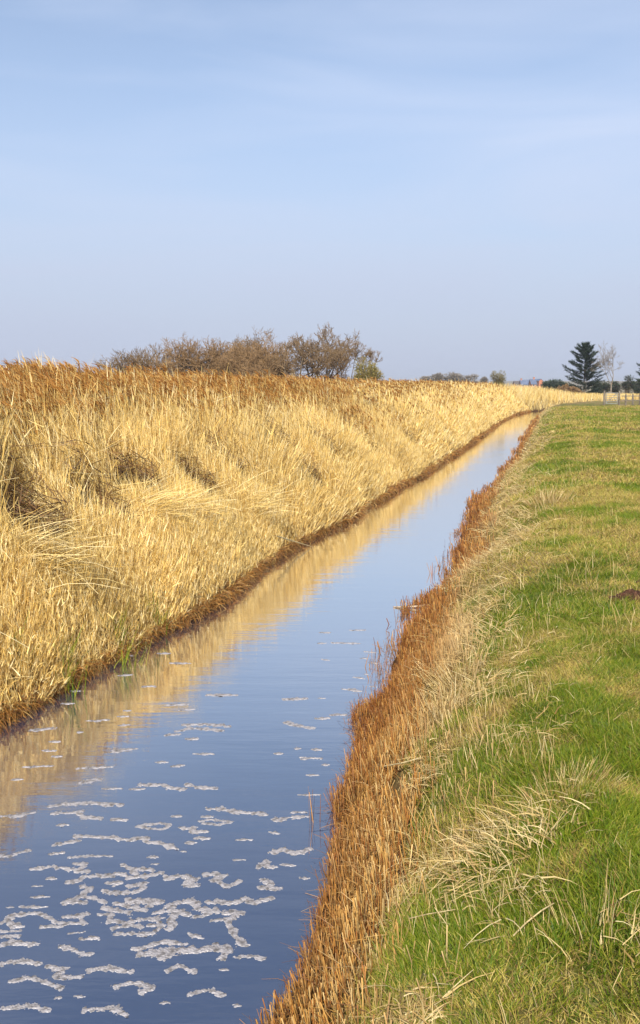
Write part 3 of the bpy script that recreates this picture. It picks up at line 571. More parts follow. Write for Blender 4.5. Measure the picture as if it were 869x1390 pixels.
# conifers
M_needle = blade_mat('needles', .1, .6)
def conifer(loc, H, Rw, label, seed=1, n=70):
    root = empty('conifer', loc); tag(root, label, 'tree'); g = np.random.default_rng(seed); T = Tubes(); B = Blades(); Br = Tubes()
    q = np.array([0, 0, -.2]); 
    for i in range(10):
        e = np.array([g.normal(0, .02)*H*.3, g.normal(0, .02)*H*.3, H*(i+1)/10]); T.seg(q, e, H*.02*(1-i/10.5), H*.02*(1-(i+1)/10.5), 7); q = e
    P = []; D = []
    for b in range(n):
        z = H*(.07+.90*(b+g.random())/n); a = b*2.4+g.normal(0, .3); f = (z/H)
        L = Rw*min(1.0, .30+(1.0-f)*1.15)*g.uniform(.55, 1.15)*(1 if f < .9 else .5)
        if g.random() < .10: continue
        p = np.array([0, 0, z]); d = np.array([math.cos(a), math.sin(a), -.12+.55*f*f+g.normal(0, .14)]); st = 6
        for i in range(st):
            d[2] += .09; dn = d/np.linalg.norm(d); e = p+dn*L/st; Br.seg(p, e, .03*H/8*(1-i/7), .03*H/8*(1-(i+1)/7)); 
            if i > 0:
                m = 44; t = g.random((m, 1)); pp = p+(e-p)*t+g.normal(0, .045, (m, 3)); P.append(pp)
                s_ = np.cross(dn, [0, 0, 1]); sg = g.choice([-1, 1], (m, 1)); D.append(dn*.7+s_*sg*g.uniform(.2, 1.1, (m, 1))+g.normal(0, .35, (m, 3))+[0, 0, .05])
            p = e
    P = np.concatenate(P); D = np.concatenate(D); k = len(P); c = pal([(.018, .034, .018), (.03, .052, .026), (.012, .022, .014), (.045, .065, .035)], k)
    B.add(P, D, g.uniform(.16, .42, k)*H/8, .055*H/8, np.stack([0*P[:, 0], 0*P[:, 0], g.normal(-.1, .2, k)], 1), c*.8, c, k=2, taper=.7)
    link('trunk', T.mesh('trunk'), M_bark, root); br = link('branches', Br.mesh('branches'), M_bark, root); B.build('needles', M_needle, root); return root
loc, H = put(795, 128, 466); conifer(loc, H, 3.0, 'dark spruce with ragged tiers standing alone beyond the meadow', seed=4, n=135)
loc, H = put(887, 122, 462); conifer(loc, H, 2.6, 'dark conifer cut off by the right edge of the picture', seed=9, n=90)
loc, H = put(832, 118, 467); bare_tree('bare_tree', loc, H, .9, 'slender pale leafless tree with upright forks, right of the spruce', None, n_trunk=1, seed=52, levels=5, mats=(M_pale, M_pale), twig=.010, first=.36, up=.75, dens=.75)

# ================================================================ farm and gate
M_brick = noisy('brick', (.34, .12, .06), (.44, .18, .09), 2.5, bump=.1); M_slate = noisy('blue_slate', (.08, .10, .16), (.12, .15, .22), 1.5, .45, .1)
M_white = noisy('white_render', (.62, .60, .55), (.75, .72, .66), 1, bump=0); M_dark = noisy('dark_roof', (.07, .06, .055), (.12, .10, .09), 1.2)
M_glass, n_, l_, b_ = new_mat('window_glass'); b_.inputs['Base Color'].default_value = (.03, .035, .04, 1); b_.inputs['Roughness'].default_value = .08
M_steel = noisy('galvanised_steel', (.15, .15, .14), (.24, .24, .22), 4, .45, .1); M_wood = noisy('weathered_wood', (.11, .09, .07), (.20, .17, .13), 5)
def box(x0, x1, y0, y1, z0, z1): 
    V = [(x, y, z) for z in (z0, z1) for y in (y0, y1) for x in (x0, x1)]; F = [(0, 2, 3, 1), (4, 5, 7, 6), (0, 1, 5, 4), (2, 6, 7, 3), (0, 4, 6, 2), (1, 3, 7, 5)]
    return V, F
def meshof(name, parts, mat, parent, bevel=0):
    V = []; F = []
    for v, f in parts: k = len(V); V += list(v); F += [tuple(i+k for i in q) for q in f]
    me = bpy.data.meshes.new(name); me.from_pydata([tuple(map(float, v)) for v in V], [], F); me.update(); o = link(name, me, mat, parent)
    if bevel: m = o.modifiers.new('bevel', 'BEVEL'); m.width = bevel; m.segments = 2
    return o
def gable(x0, x1, y0, y1, z0, ze, zr):
    ym = (y0+y1)/2; V = [(x0, y0, z0), (x1, y0, z0), (x1, y1, z0), (x0, y1, z0), (x0, y0, ze), (x1, y0, ze), (x1, y1, ze), (x0, y1, ze), (x0, ym, zr), (x1, ym, zr)]
    return V, [(0, 1, 5, 4), (2, 3, 7, 6), (1, 2, 6, 9, 5), (3, 0, 4, 8, 7), (3, 2, 1, 0)]
def roofp(x0, x1, y0, y1, ze, zr, o=.3, t=.14):
    ym = (y0+y1)/2; s = (zr-ze)/(ym-y0); P = []
    for a, b in ((y0-o, ym), (y1+o, ym)):
        za = ze-s*o+.02; zb = zr+.02
        V = [(x0-o, a, za), (x1+o, a, za), (x1+o, b, zb), (x0-o, b, zb), (x0-o, a, za+t), (x1+o, a, za+t), (x1+o, b, zb+t), (x0-o, b, zb+t)]
        P.append((V, [(0, 1, 2, 3), (7, 6, 5, 4), (0, 4, 5, 1), (1, 5, 6, 2), (2, 6, 7, 3), (3, 7, 4, 0)]))
    return P
D = 480.; px2 = D/FP
def farm(name, px0, px1, roof_py, wall_mat, roof_mat, label, chims=(), depth=6, y=D, rz=.0, eave=2.2):
    x0, zt = XD(px0, y, roof_py); x1 = XD(px1, y); g_ = float(plant([x0], [y])[2][0])
    r = empty(name, ((x0+x1)/2, y, g_), rz); tag(r, label, 'house' if 'house' in name else 'barn', 'farm buildings on the horizon'); w = (x1-x0)/2; zr = zt-g_
    wall = meshof('wall', [gable(-w, w, -depth/2, depth/2, -.3, zr-eave, zr)], wall_mat, r)
    rf = meshof('roof', roofp(-w, w, -depth/2, depth/2, zr-eave, zr), roof_mat, r)
    for cx, cz in chims: c = meshof('chimney', [box(cx*w-.35, cx*w+.35, -.3, .3, zr-.8, zr+cz), box(cx*w-.45, cx*w+.45, -.4, .4, zr+cz, zr+cz+.2)], M_brick, rf); c.parent = rf
    for k in range(3):
        cx = (-.6+.6*k)*w; f = meshof('window', [box(cx-.5, cx+.5, -depth/2-.06, -depth/2-.003, .55, 1.5)], M_white, r); meshof('pane', [box(cx-.42, cx+.42, -depth/2-.08, -depth/2-.063, .62, 1.43)], M_glass, f)
    return r
farm('farmhouse', 720, 731.5, 514.8, M_brick, M_slate, 'red brick farmhouse with blue slate roof and chimney, right of the farm group', ((-.35, .9),), 6, eave=2.4)
farm('farmhouse', 706.5, 715, 515.8, M_brick, M_slate, 'smaller brick house with blue slate roof, left of the red farmhouse', ((-.8, .6),), 5, y=492, eave=2.3)
farm('barn', 714, 721, 517.2, M_white, M_dark, 'pale low barn between the two blue roofed houses', (), 5, y=505, eave=1.2)
farm('barn', 698, 707, 517.4, M_brick, M_dark, 'low brick barn with dark roof at the left end of the farm', (), 5, y=500, eave=1.6)
x0, zt = XD(732.6, 476, 514.6); g_ = float(plant([x0], [476])[2][0]); r = empty('gable_house', (x0, 476, g_), math.pi/2); tag(r, 'tall red brick gable end at the right end of the farm group', 'house', 'farm buildings on the horizon')
meshof('wall', [gable(-3, 3, -.95, .95, -.3, zt-g_-.9, zt-g_)], M_brick, r); meshof('roof', roofp(-3, 3, -.95, .95, zt-g_-.9, zt-g_, .15), M_slate, r)

# field gate and rail fence
def gate():
    D = 74.; x0 = XD(819, D); x1 = XD(835.5, D); g_ = float(plant([(x0+x1)/2], [D])[2][0]); Wd = x1-x0; z0 = .0; top = .98
    r = empty('field_gate', (x0, D, g_), R(4)); tag(r, 'pale grey barred field gate beyond the far edge of the meadow', 'gate')
    for x in (-.12, Wd+.12): meshof('post', [box(x-.06, x+.06, -.06, .06, -.3, top+.15)], M_wood, r, .015)
    meshof('gate_frame', [box(0, .05, -.025, .025, .12, top), box(Wd-.05, Wd, -.025, .025, .12, top), box(.05, Wd-.05, -.025, .025, top-.05, top), box(.05, Wd-.05, -.025, .025, .12, .17)], M_steel, r)
    for z in (.28, .42, .58, .76): meshof('rail', [box(.05, Wd-.05, -.018, .018, z, z+.035)], M_steel, r)
    a, b = np.array([.05, .028, .17]), np.array([Wd-.05, .028, top-.05]); T = Tubes(); T.seg(a, b, .022, .022, 6); link('brace', T.mesh('brace'), M_steel, r)
    x2 = XD(880, D); L = x2-x1-.3; f = empty('rail_fence', (x1+.3, D+.2, g_), R(4)); tag(f, 'low weathered post and rail fence running right from the gate', 'fence')
    n = 4
    for i in range(n): xx = .1+L*(i+.5)/n; meshof('post', [box(xx-.05, xx+.05, -.06, .06, -.3, .85)], M_wood, f, .01)
    for z in (.35, .68): meshof('rail', [box(0, L, -.085, -.063, z, z+.07)], M_wood, f)
gate()

# ================================================================ small things on the banks
M_soil = noisy('red_brown_soil', (.045, .020, .010), (.15, .070, .038), 30, .95, 1.0, c3=(.085, .036, .018), dist=.02)
def molehill(px, py, rx, ry, h, label, seed):
    x, y = W(px, py, 1.0); z = float(plant([x], [y])[2][0]); n = 56; u = np.linspace(-1.35, 1.35, n); X, Y = np.meshgrid(u, u)
    rr = np.hypot(X, Y)*(1+.28*(fbm(X+seed, Y, 1.6, 3, seed)-.5)); zz = h*(1-sst(.1, 1.15, rr)) + h*1.0*(fbm(X+seed*3, Y, 6, 4, seed+3)-.5)*(rr < 1.2) - .02
    idx = np.arange(n*n).reshape(n, n); F = np.stack([idx[:-1, :-1], idx[:-1, 1:], idx[1:, 1:], idx[1:, :-1]], -1).reshape(-1, 4)
    zz = np.where(rr > 1.15, -.06, zz)
    tag(link('molehill', npmesh('molehill', np.stack([X.ravel()*rx, Y.ravel()*ry, zz.ravel()], 1), F, None, True), M_soil, loc=(x, y, z)), label, 'molehill', 'molehills on the meadow')
molehill(858, 805, .16, .13, .075, 'larger red-brown molehill of crumbly soil in the turf near the right edge', 3)
molehill(872, 788, .12, .10, .05, 'small molehill behind the larger one, cut by the right edge', 8)
M_straw = noisy('bleached_stick', (.42, .32, .15), (.60, .48, .26), 20, .7, .2); M_stick = noisy('grey_stick', (.30, .22, .14), (.48, .38, .27), 12, .8, .3)
def stick(pts, r, mat, name, label, cat, taper=.6):
    T = Tubes(); pts = [np.array(p, float) for p in pts]; n = len(pts)-1; o = pts[0].copy()
    for i in range(n): T.seg(pts[i]-o, pts[i+1]-o, r*(1-taper*i/n), r*(1-taper*(i+1)/n), 6)
    return tag(link(name, T.mesh(name), mat, loc=tuple(o)), label, cat)
def w3(px, py, z): x, y = W(px, py, z); return (x, y, z)
T_ = [w3(612, 816, .22), w3(590, 820, .07), w3(565, 823, .02), w3(534, 824, .008)]
stick(T_, .016, M_stick, 'driftwood_stick', 'pale dead branch poking out of the rusty stubble onto the water', 'stick')
stick([w3(536, 824, .006), w3(550, 827, .006), w3(568, 830, .003)], .010, M_bark, 'driftwood_stick', 'thin dark twig floating just below the pale dead branch', 'stick', .4)
stick([w3(377, 728, .35), w3(400, 735, .16), w3(423, 742, .012)], .012, M_straw, 'fallen_stalk', 'single pale reed stalk dipping from the left bank into the water', 'stalk')
stick([(-4.35, 7.9, 1.20), (-3.9, 7.85, 1.08), (-3.42, 7.75, .93)], .007, M_straw, 'fallen_stalk', 'bright bleached stalk lying across the reeds at the left edge', 'stalk', .3)
def onbank(px, py, dz=.04, z=.95):
    for _ in range(5): x, y = W(px, py, z); z = float(plant([x], [y])[2][0])+dz
    return (x, y, z)
stick([onbank(697, 1270, .02), onbank(715, 1252, .07), onbank(735, 1236, .10), onbank(752, 1226, .08)], .003, M_straw, 'fallen_stalk', 'bent straw stalk lying over the mossy hollow low on the right bank', 'stalk', .4)
stick([onbank(623, 1126, .06), onbank(640, 1127, .08), onbank(660, 1128, .06)], .0028, M_straw, 'fallen_stalk', 'straight pale stalk lying flat on green turf above the stubble', 'stalk', .3)
stick([onbank(522, 1040, .10), onbank(545, 1036, .12), onbank(572, 1028, .10)], .005, M_straw, 'fallen_stalk', 'pale stalk lying across the top of the orange stubble', 'stalk', .3)
stick([onbank(556, 1246, .05), onbank(580, 1240, .07), onbank(618, 1234, .05)], .0028, M_straw, 'fallen_stalk', 'pale stalk lying at the lower edge of the straw uprights', 'stalk', .3)
def tuft(px, py, label, n, h, rad, lean=(0, 0), cols=PALE, w=.005, wts=None, spread=.45):
    x, y, z = onbank(px, py, 0); B = Blades(); a = rng.uniform(0, 6.28, n); r = rad*np.sqrt(rng.random(n)); xx = np.cos(a)*r; yy = np.sin(a)*r
    zz = ground_z(x+xx, y+yy)-z; c = pal(cols, n, wts)
    B.add(np.stack([xx, yy, zz-.01], 1), np.stack([np.cos(a)*spread*r/rad+lean[0]+rng.normal(0, .15, n), np.sin(a)*spread*r/rad+lean[1]+rng.normal(0, .15, n), np.ones(n)], 1), h*rng.uniform(.4, 1.05, n), w*rng.uniform(.6, 1.3, n), np.stack([np.cos(a)*.12, np.sin(a)*.12, -rng.uniform(0, .35, n)], 1), c*.8, c, k=3, taper=.8)
    o = B.build('grass_tuft', M_reed); o.location = (x, y, z); tag(o, label, 'grass tuft', 'dry grass tufts on the right bank')
tuft(745, 682, 'pale straw tuft standing out of the far turf above the trail', 300, .24, .30, w=.009)
tuft(776, 1075, 'broad bleached tussock on the green turf, right of the straw litter', 420, .12, .20, (.1, 0), w=.004)
tuft(800, 1270, 'loose sparse tuft of pale stalks at the lower right, nearest the camera', 60, .20, .16, (-.15, .1), w=.0035)
tuft(604, 975, 'bleached bushy tuft where the orange stubble ends', 330, .24, .15, (-.1, 0), w=.006)
tuft(626, 930, 'bleached tuft leaning left above the orange stubble', 300, .24, .16, (-.3, 0), w=.006)
tuft(650, 770, 'fan of long pale stems on the crest beside the dark gap in the stubble', 260, .34, .25, (.1, .1), w=.007)
tuft(700, 1225, 'dark mossy ochre hummock in the hollow of the lower right turf', 500, .055, .11, cols=[(.20, .12, .03), (.30, .20, .05), (.14, .07, .02)], w=.004, spread=.9)

# ================================================================ foam on the water
M_foam, n_, l_, b_ = new_mat('foam')
t_ = n_.new('ShaderNodeTexCoord'); v_ = n_.new('ShaderNodeTexVoronoi'); v_.inputs['Scale'].default_value = 95; z_ = n_.new('ShaderNodeTexNoise'); z_.inputs['Scale'].default_value = 30; z_.inputs['Detail'].default_value = 4
r_ = n_.new('ShaderNodeValToRGB'); r_.color_ramp.elements[0].position = .33; r_.color_ramp.elements[1].position = .55; r_.color_ramp.elements[0].color = (.10, .09, .085, 1); r_.color_ramp.elements[1].color = (.32, .30, .305, 1)
l_.new(t_.outputs['Object'], v_.inputs['Vector']); l_.new(t_.outputs['Object'], z_.inputs['Vector']); l_.new(z_.outputs['Fac'], r_.inputs[0]); l_.new(r_.outputs[0], b_.inputs['Base Color'])
p_ = n_.new('ShaderNodeBump'); p_.inputs['Distance'].default_value = .006; p_.inputs['Strength'].default_value = .9; l_.new(v_.outputs['Distance'], p_.inputs['Height']); l_.new(p_.outputs[0], b_.inputs['Normal']); b_.inputs['Roughness'].default_value = .35
FG = 'foam patches drifting on the ditch'
fseed = [0]
def foam(off, sc, strokes, label=None, zone=None):
    """strokes: list of (points in zoomed pixels, thickness); built as a lumpy raised skin on the water"""
    fseed[0] += 1; sd_ = fseed[0]; S = []
    for pts, tv in strokes:
        q = [W(off[0]+a/sc, off[1]+b/sc, .004) for a, b in pts]
        for i in range(max(1, len(q)-1)):
            a = np.array(q[i]); b = np.array(q[min(i+1, len(q)-1)]); dm = np.linalg.norm((a+b)/2); r = tv/sc/2*dm*dm/(FP*EYE)*.80
            S.append((a, b, r))
    A = np.array([s[0] for s in S]); Bq = np.array([s[1] for s in S]); rr = np.array([s[2] for s in S])
    lo = np.minimum(A, Bq).min(0)-rr.max()*1.6; hi = np.maximum(A, Bq).max(0)+rr.max()*1.6; c = (lo+hi)/2; cell = max(rr.mean()/6, (hi-lo).max()/150)
    nx, ny = int((hi[0]-lo[0])/cell)+2, int((hi[1]-lo[1])/cell)+2; X, Y = np.meshgrid(lo[0]+np.arange(nx)*cell, lo[1]+np.arange(ny)*cell)
    f = np.full(X.shape, -9.); 
    # ragged outline: warp the lookup, then subtract noise
    f0 = 1/rr.mean(); wx = X+rr.mean()*1.1*(fbm(X, Y, f0*.45, 3, sd_)-.5); wy = Y+rr.mean()*1.5*(fbm(X, Y, f0*.45, 3, sd_+50)-.5)
    for a, b, r in S:
        d = b-a; t = np.clip(((wx-a[0])*d[0]+(wy-a[1])*d[1])/max((d**2).sum(), 1e-9), 0, 1); D_ = np.hypot(wx-a[0]-t*d[0], wy-a[1]-t*d[1]); rl = r*(.55+.85*fbm(wx, wy, .42/rr.mean()*.8, 2, sd_+33)); f = np.maximum(f, 1-D_/rl*(.8 if len(S) > 1 else .8+.9*np.abs(t-.5)**1.5*2))
    f = f + 1.7*(fbm(X, Y*.8, f0*.85, 3, sd_+9)-.50) + .7*(fbm(X, Y, f0*2.6, 3, sd_+19)-.5)
    hgt = min(.0055, rr.mean()*.28)
    z = np.where(f > 0, hgt*np.sqrt(np.clip(f, 0, 1))*(.75+.6*fbm(X, Y, 45, 2, sd_)), np.clip(f, -1, 0)*.02); z = z-.0005
    keep = f > -.45; idx = np.arange(nx*ny).reshape(ny, nx); k4 = keep[:-1, :-1] & keep[:-1, 1:] & keep[1:, 1:] & keep[1:, :-1] & ((f[:-1, :-1] > 0) | (f[:-1, 1:] > 0) | (f[1:, 1:] > 0) | (f[1:, :-1] > 0))
    F = np.stack([idx[:-1, :-1], idx[:-1, 1:], idx[1:, 1:], idx[1:, :-1]], -1)[k4]
    if not len(F): return
    us_, inv = np.unique(F, return_inverse=True); Vv = np.stack([X.ravel()-c[0], Y.ravel()-c[1], z.ravel()], 1)[us_]
    o = link('foam_patch', npmesh('foam_patch', Vv, inv.reshape(-1, 4), None, True), M_foam, loc=(c[0], c[1], 0))
    if label is None:
        label, gr = ZN[zone]; tag(o, label, 'foam', gr)
    else: tag(o, label, 'foam', FG)
ZN = {'gold': ('small white fleck of foam lying on the golden reed reflection', 'small foam flecks on the golden reflection'),
      'far': ('thin pale line of foam far up the ditch beyond the thick patches', 'thin foam lines far up the ditch'),
      'mid': ('small oval foam fleck on open blue water above the thick rafts', 'small foam flecks on the open blue water'),
      'near': ('small round foam fleck scattered among the thick near rafts', 'small foam flecks among the near rafts'),
      'right': ('small foam fleck close to the orange stubble', 'small foam flecks near the stubble')}
a = (0, 1100); b = (200, 1100); c7 = (0, 960); c8 = (200, 940); s = 3.95
foam(a, s, [([(0, 30), (90, 22), (170, 12)], 14), ([(60, 36), (120, 26)], 12)], 'long thin foam streak crossing the golden reflection at the left edge')
foam(a, s, [([(290, 12), (410, 10), (450, 30), (540, 40)], 17), ([(400, 4), (440, 2)], 12)], 'kinked foam streak just right of the golden reflection')
foam(a, s, [([(315, 75), (360, 75)], 18)], None, 'mid'); foam(a, s, [([(605, 45), (675, 50)], 22)], None, 'mid')
foam(a, s, [([(740, 82), (800, 94), (870, 98), (900, 90), (905, 72), (860, 64), (800, 72), (750, 80)], 14)], 'flat foam ring with an open blue centre, left of midstream')
foam(a, s, [([(415, 135), (520, 140), (620, 145), (690, 158), (740, 148), (785, 150)], 19)], 'long wavy foam streak below the kinked one')
foam(a, s, [([(785, 168), (840, 168), (880, 180), (930, 195)], 26)], 'leaf-shaped foam patch at the end of the long wavy streak')
foam(a, s, [([(290, 180), (350, 172), (415, 160)], 18)], 'slanting foam streak under the dark reed reflections'); foam(a, s, [([(0, 242), (60, 240), (100, 225), (155, 212)], 15)], 'slanting foam streak touching the left edge below the golden reflection')
foam(a, s, [([(272, 232), (340, 222)], 22)], None, 'near')
foam(a, s, [([(365, 250), (480, 240), (600, 242)], 12)], 'very thin straight foam streak above the branching raft')
foam(a, s, [([(175, 312), (290, 300), (350, 308), (420, 325), (470, 324)], 20), ([(400, 280), (455, 285), (430, 318)], 20)], 'forked foam raft with a long tail pointing left')
foam(a, s, [([(370, 378), (430, 366), (450, 350), (560, 350), (640, 340), (700, 355), (800, 345), (860, 335)], 24), ([(660, 290), (700, 312), (760, 312), (812, 310)], 20), ([(705, 315), (735, 340)], 24)], 'long branching foam raft spreading across the left half of the stream')
foam(a, s, [([(255, 363), (300, 363)], 16)], None, 'near'); foam(a, s, [([(175, 403), (225, 402)], 12)], None, 'near')
foam(a, s, [([(578, 388), (645, 388)], 34)], 'thick oval foam cake under the long branching raft')
foam(a, s, [([(565, 430), (640, 440), (710, 435), (755, 418), (770, 395), (720, 400), (690, 404)], 26)], 'hook-shaped foam raft curling back on itself')
foam(a, s, [([(445, 402), (480, 415), (440, 455), (350, 490), (455, 490)], 26), ([(430, 460), (500, 465), (560, 485)], 22)], 'three-pointed foam raft left of the hook')
foam(a, s, [([(170, 460), (260, 460)], 18)], None, 'near'); foam(a, s, [([(35, 516), (72, 516)], 10)], None, 'near'); foam(a, s, [([(110, 514), (255, 514)], 16)], 'straight narrow foam bar above the big arc')
foam(a, s, [([(15, 598), (60, 565), (120, 553), (200, 550), (270, 574), (290, 592), (400, 604), (450, 600)], 23), ([(360, 566), (470, 555)], 24), ([(430, 565), (440, 600)], 20), ([(220, 620), (320, 620)], 18)], 'big arching foam raft at the lower left')
foam(a, s, [([(45, 607), (120, 620)], 30)], 'thick foam cake tucked under the left foot of the arch')
foam(a, s, [([(0, 645), (100, 645)], 18), ([(0, 672), (100, 670)], 18)], 'double foam band at the left edge below the arch')
foam(a, s, [([(365, 656), (455, 647)], 16)], None, 'near'); foam(a, s, [([(440, 685), (525, 676)], 38)], 'round lumpy foam cake at the lower left centre'); foam(a, s, [([(0, 715), (60, 700), (180, 715)], 30)], 'wide foam band low on the left edge')
foam(a, s, [([(330, 725), (400, 747), (440, 768), (480, 770)], 24)], 'stepped foam strip slanting down to the right at the bottom')
foam(a, s, [([(615, 495), (700, 512), (780, 535)], 24), ([(690, 480), (760, 482), (850, 490)], 30)], 'split-tailed foam raft above the largest cluster')
foam(a, s, [([(555, 520), (620, 535), (690, 545)], 24), ([(530, 555), (600, 556), (575, 600)], 23), ([(600, 588), (680, 600), (760, 580), (850, 576)], 25), ([(610, 630), (700, 608), (750, 622)], 25), ([(620, 660), (740, 655), (815, 660), (868, 612), (800, 612)], 24), ([(855, 590), (868, 612)], 24)], 'largest tangled foam cluster in the lower middle of the stream')
foam(b, s, [([(50, 545), (110, 532), (165, 490), (105, 518)], 26), ([(120, 532), (225, 552)], 28), ([(130, 560), (120, 625)], 38)], 'ragged foam raft joined to the right side of the tangled cluster')
foam(b, s, [([(222, 480), (262, 490), (262, 520), (330, 548), (375, 540), (265, 565)], 34)], 'chunky foam raft with a knob at its upper left')
foam(b, s, [([(312, 488), (350, 488)], 24)], None, 'near'); foam(b, s, [([(375, 485), (440, 495), (495, 484)], 26)], 'boat-shaped foam patch left of midstream end'); foam(b, s, [([(525, 472), (575, 490), (655, 470)], 28)], 'winged foam patch nearest the stubble in the lower right')
foam(b, s, [([(430, 545), (490, 545), (430, 580), (450, 640), (480, 680), (520, 720)], 32)], 'long vertical foam ribbon trailing towards the camera'); foam(b, s, [([(342, 586), (408, 583)], 20)], None, 'near')
foam(b, s, [([(228, 660), (288, 680)], 30)], 'lens-shaped foam cake left of the vertical ribbon')
foam(b, s, [([(-60, 740), (30, 712), (110, 702), (205, 716)], 28), ([(-40, 765), (80, 770), (180, 745), (300, 742), (430, 745)], 48), ([(370, 712), (440, 738), (400, 780)], 32)], 'wide thick foam mat at the bottom of the stream')
foam(b, s, [([(480, 785), (560, 775), (620, 792)], 24)], 'low rounded foam patch right of the thick mat')
foam(b, s, [([(100, 358), (180, 346), (255, 365), (200, 392), (265, 402)], 28)], 'zigzag foam raft in the middle of the stream'); foam(b, s, [([(310, 340), (420, 346), (350, 372), (430, 400), (500, 378)], 24)], 'S-shaped foam raft right of the zigzag one')
foam(b, s, [([(600, 304), (628, 272), (650, 300), (690, 300)], 24)], 'small humped foam patch near the stubble'); foam(b, s, [([(622, 375), (660, 395), (622, 412), (695, 416)], 28)], 'lumpy folded foam patch near the stubble')
foam(b, s, [([(712, 288), (790, 292)], 18)], None, 'right'); foam(b, s, [([(825, 357), (868, 360)], 18)], None, 'right'); foam(b, s, [([(460, 262), (520, 262)], 14)], None, 'mid'); foam(b, s, [([(478, 155), (560, 155)], 16)], None, 'mid')
foam(b, s, [([(670, 225), (730, 207), (780, 225), (868, 207)], 26)], 'wide flat foam patch running into the stubble'); foam(b, s, [([(655, 112), (705, 120)], 15)], None, 'right')
foam(b, s, [([(285, 56), (340, 45), (450, 58), (390, 74), (300, 66)], 12)], 'narrow foam ring right of midstream with a blue slit'); foam(b, s, [([(180, 95), (250, 90), (240, 114), (310, 110)], 20)], 'angular foam patch between the ring and the zigzag raft')
foam(b, s, [([(250, 148), (330, 148)], 20)], None, 'mid'); foam(b, s, [([(210, 170), (262, 170)], 18)], None, 'mid')
foam(b, s, [([(690, 48), (760, 35), (850, 30)], 23), ([(780, 8), (850, 8)], 12)], 'tapering foam wedge pointing left out of the upper stubble')
for q in [[(135, 30), (180, 28)], [(292, 33), (350, 33)], [(180, 218), (205, 218)], [(25, 285), (60, 285)], [(0, 247), (55, 247)]]: foam(b, s, [(q, 14)], None, 'mid')
foam(b, s, [([(0, 345), (70, 334)], 18)], None, 'near'); foam(b, s, [([(0, 480), (50, 486), (20, 503)], 26)], 'small thick foam patch between the hook and the zigzag raft')
for q in [[(170, 123), (230, 116), (280, 110)], [(470, 72), (585, 65)], [(272, 181), (320, 181)], [(230, 231), (293, 231)], [(285, 262), (325, 262)], [(125, 318), (285, 312)], [(65, 385), (120, 385)], [(645, 95), (695, 90)], [(640, 47), (680, 47)], [(665, 15), (695, 15)], [(415, 131), (437, 131)]]: foam(c7, s, [(q, 13)], None, 'gold')
foam(c7, s, [([(600, 235), (725, 220)], 16)], 'slanting foam streak at the upper edge of the golden reflection'); foam(c7, s, [([(420, 326), (600, 316)], 14)], 'straight foam streak over the tips of the golden reflection')
foam(c7, s, [([(440, 405), (480, 392), (535, 385)], 18)], None, 'mid'); foam(c7, s, [([(545, 435), (650, 432)], 12)], None, 'mid'); foam(c7, s, [([(700, 438), (775, 435)], 12)], None, 'mid')
foam(c7, s, [([(760, 412), (868, 415), (920, 430), (985, 440)], 18)], 'long drooping foam streak left of midstream')
foam(c7, s, [([(270, 526), (380, 515), (480, 510), (560, 517), (660, 518)], 17)], 'longest gently arched foam streak in the upper left water')
foam(c8, s, [([(195, 172), (310, 165), (440, 178)], 14), ([(160, 205), (220, 190), (300, 192), (400, 202)], 14)], 'pair of joined foam lines, topmost of the larger foam in midstream')
for q in [[(320, 12), (480, 12)], [(98, 64), (220, 60)], [(175, 90), (250, 88)], [(100, 227), (175, 222)], [(210, 246), (275, 246)], [(255, 326), (360, 328)], [(45, 371), (108, 371)], [(130, 392), (198, 390)], [(685, 325), (725, 325)], [(135, 662), (182, 662)], [(290, 665), (350, 663)]]: foam(c8, s, [(q, 13)], None, 'mid')
foam(c8, s, [([(210, 488), (280, 505), (350, 512)], 20)], 'short slanting foam streak in open midstream'); foam(c8, s, [([(335, 620), (410, 620), (480, 640), (620, 650)], 22)], 'long drooping foam streak right of midstream')
for q in [[(735, 36), (850, 30)], [(790, 298), (815, 298)], [(825, 357), (868, 350)], [(860, 441), (880, 441)]]: foam(c8, s, [(q, 12)], None, 'right')
foam(c8, s, [([(750, 160), (810, 175), (900, 190)], 15)], 'slanting foam streak left of the upper stubble edge')
e = (380, 880)
for q in [[(10, 122), (62, 120)], [(120, 160), (160, 160)], [(85, 168), (118, 168)], [(155, 97), (195, 102)], [(50, 262), (100, 265)], [(65, 305), (90, 305)], [(100, 280), (118, 280)], [(80, 243), (100, 243)], [(45, 352), (95, 352)]]: foam(e, 1.777, [(q, 6)], None, 'right')
e = (420, 840)
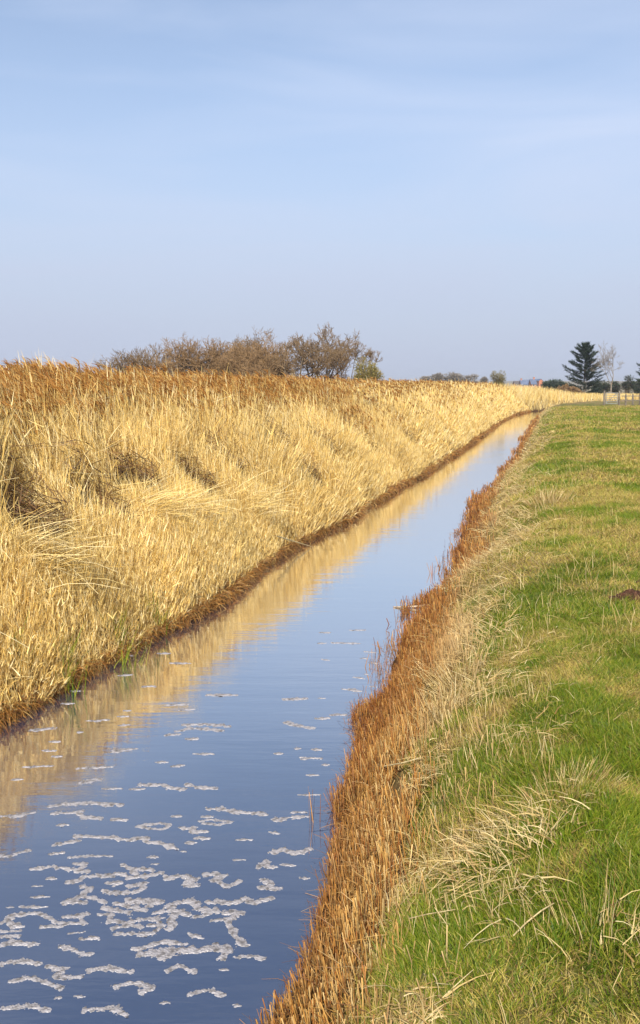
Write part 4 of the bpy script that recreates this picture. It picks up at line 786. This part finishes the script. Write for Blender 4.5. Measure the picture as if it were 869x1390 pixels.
for q in [[(72, 87), (130, 87)], [(265, 72), (365, 72)], [(60, 157), (105, 157)], [(155, 155), (240, 157), (325, 160)], [(365, 212), (440, 220)], [(335, 257), (380, 257)], [(85, 265), (130, 270)], [(410, 285), (445, 290)], [(290, 380), (365, 390)], [(230, 460), (345, 470)], [(400, 440), (440, 445)], [(60, 517), (100, 517)], [(360, 360), (385, 360)]]: foam(e, 4.83, [(q, 9)], None, 'far')
e = (0, 700)
for q in [[(625, 540), (665, 540)], [(670, 578), (750, 578)], [(470, 627), (515, 624)], [(560, 670), (605, 670)], [(500, 548), (520, 548)], [(245, 737), (285, 737)], [(285, 688), (312, 688)]]: foam(e, 2.897, [(q, 8)], None, 'gold')
# below the photograph's lower edge the same foam carries on
e = (0, 1300)
for q, t_, lb_ in [([(20, 25), (120, 12), (210, 30)], 26, 'ragged foam bar in the bottom left corner'), ([(260, 40), (340, 60), (300, 95), (420, 100)], 30, 'crooked foam raft low in the bottom left'), ([(60, 120), (150, 105), (260, 130), (330, 160)], 26, 'drooping foam raft near the bottom edge'), ([(480, 60), (590, 48), (700, 75)], 28, 'flat foam raft under the thick foam mat'), ([(620, 150), (700, 130), (820, 150), (760, 185)], 30, 'curled foam raft at the bottom middle'), ([(900, 60), (960, 40), (1040, 70)], 28, 'bent foam raft low beside the vertical ribbon'), ([(1020, 190), (1120, 170), (1200, 195)], 28, 'foam raft at the bottom edge in front of the stubble'), ([(30, 270), (160, 250), (260, 280)], 30, 'foam raft cut by the very bottom edge on the left'), ([(450, 280), (600, 262), (680, 300)], 30, 'foam raft cut by the very bottom edge at midstream')]: foam(e, s, [(q, t_)], lb_)
for q in [[(400, 200), (450, 205)], [(860, 240), (910, 235)], [(1180, 60), (1220, 62)], [(1250, 250), (1290, 255)], [(300, 210), (330, 212)]]: foam(e, s, [(q, 20)], None, 'near')

# ================================================================ haze
mh_ = bpy.data.materials.new('air'); mh_.use_nodes = True; n_ = mh_.node_tree.nodes; n_.remove(n_['Principled BSDF'])
pv = n_.new('ShaderNodeVolumePrincipled'); pv.inputs['Color'].default_value = (.86, .90, .97, 1); pv.inputs['Density'].default_value = .00035; pv.inputs['Anisotropy'].default_value = .2
mh_.node_tree.links.new(pv.outputs[0], n_['Material Output'].inputs['Volume'])
hz_ = meshof('haze', [box(-4600, 4700, -3400, 5600, -2, 24)], mh_, None); tag(hz_, kind='stuff')
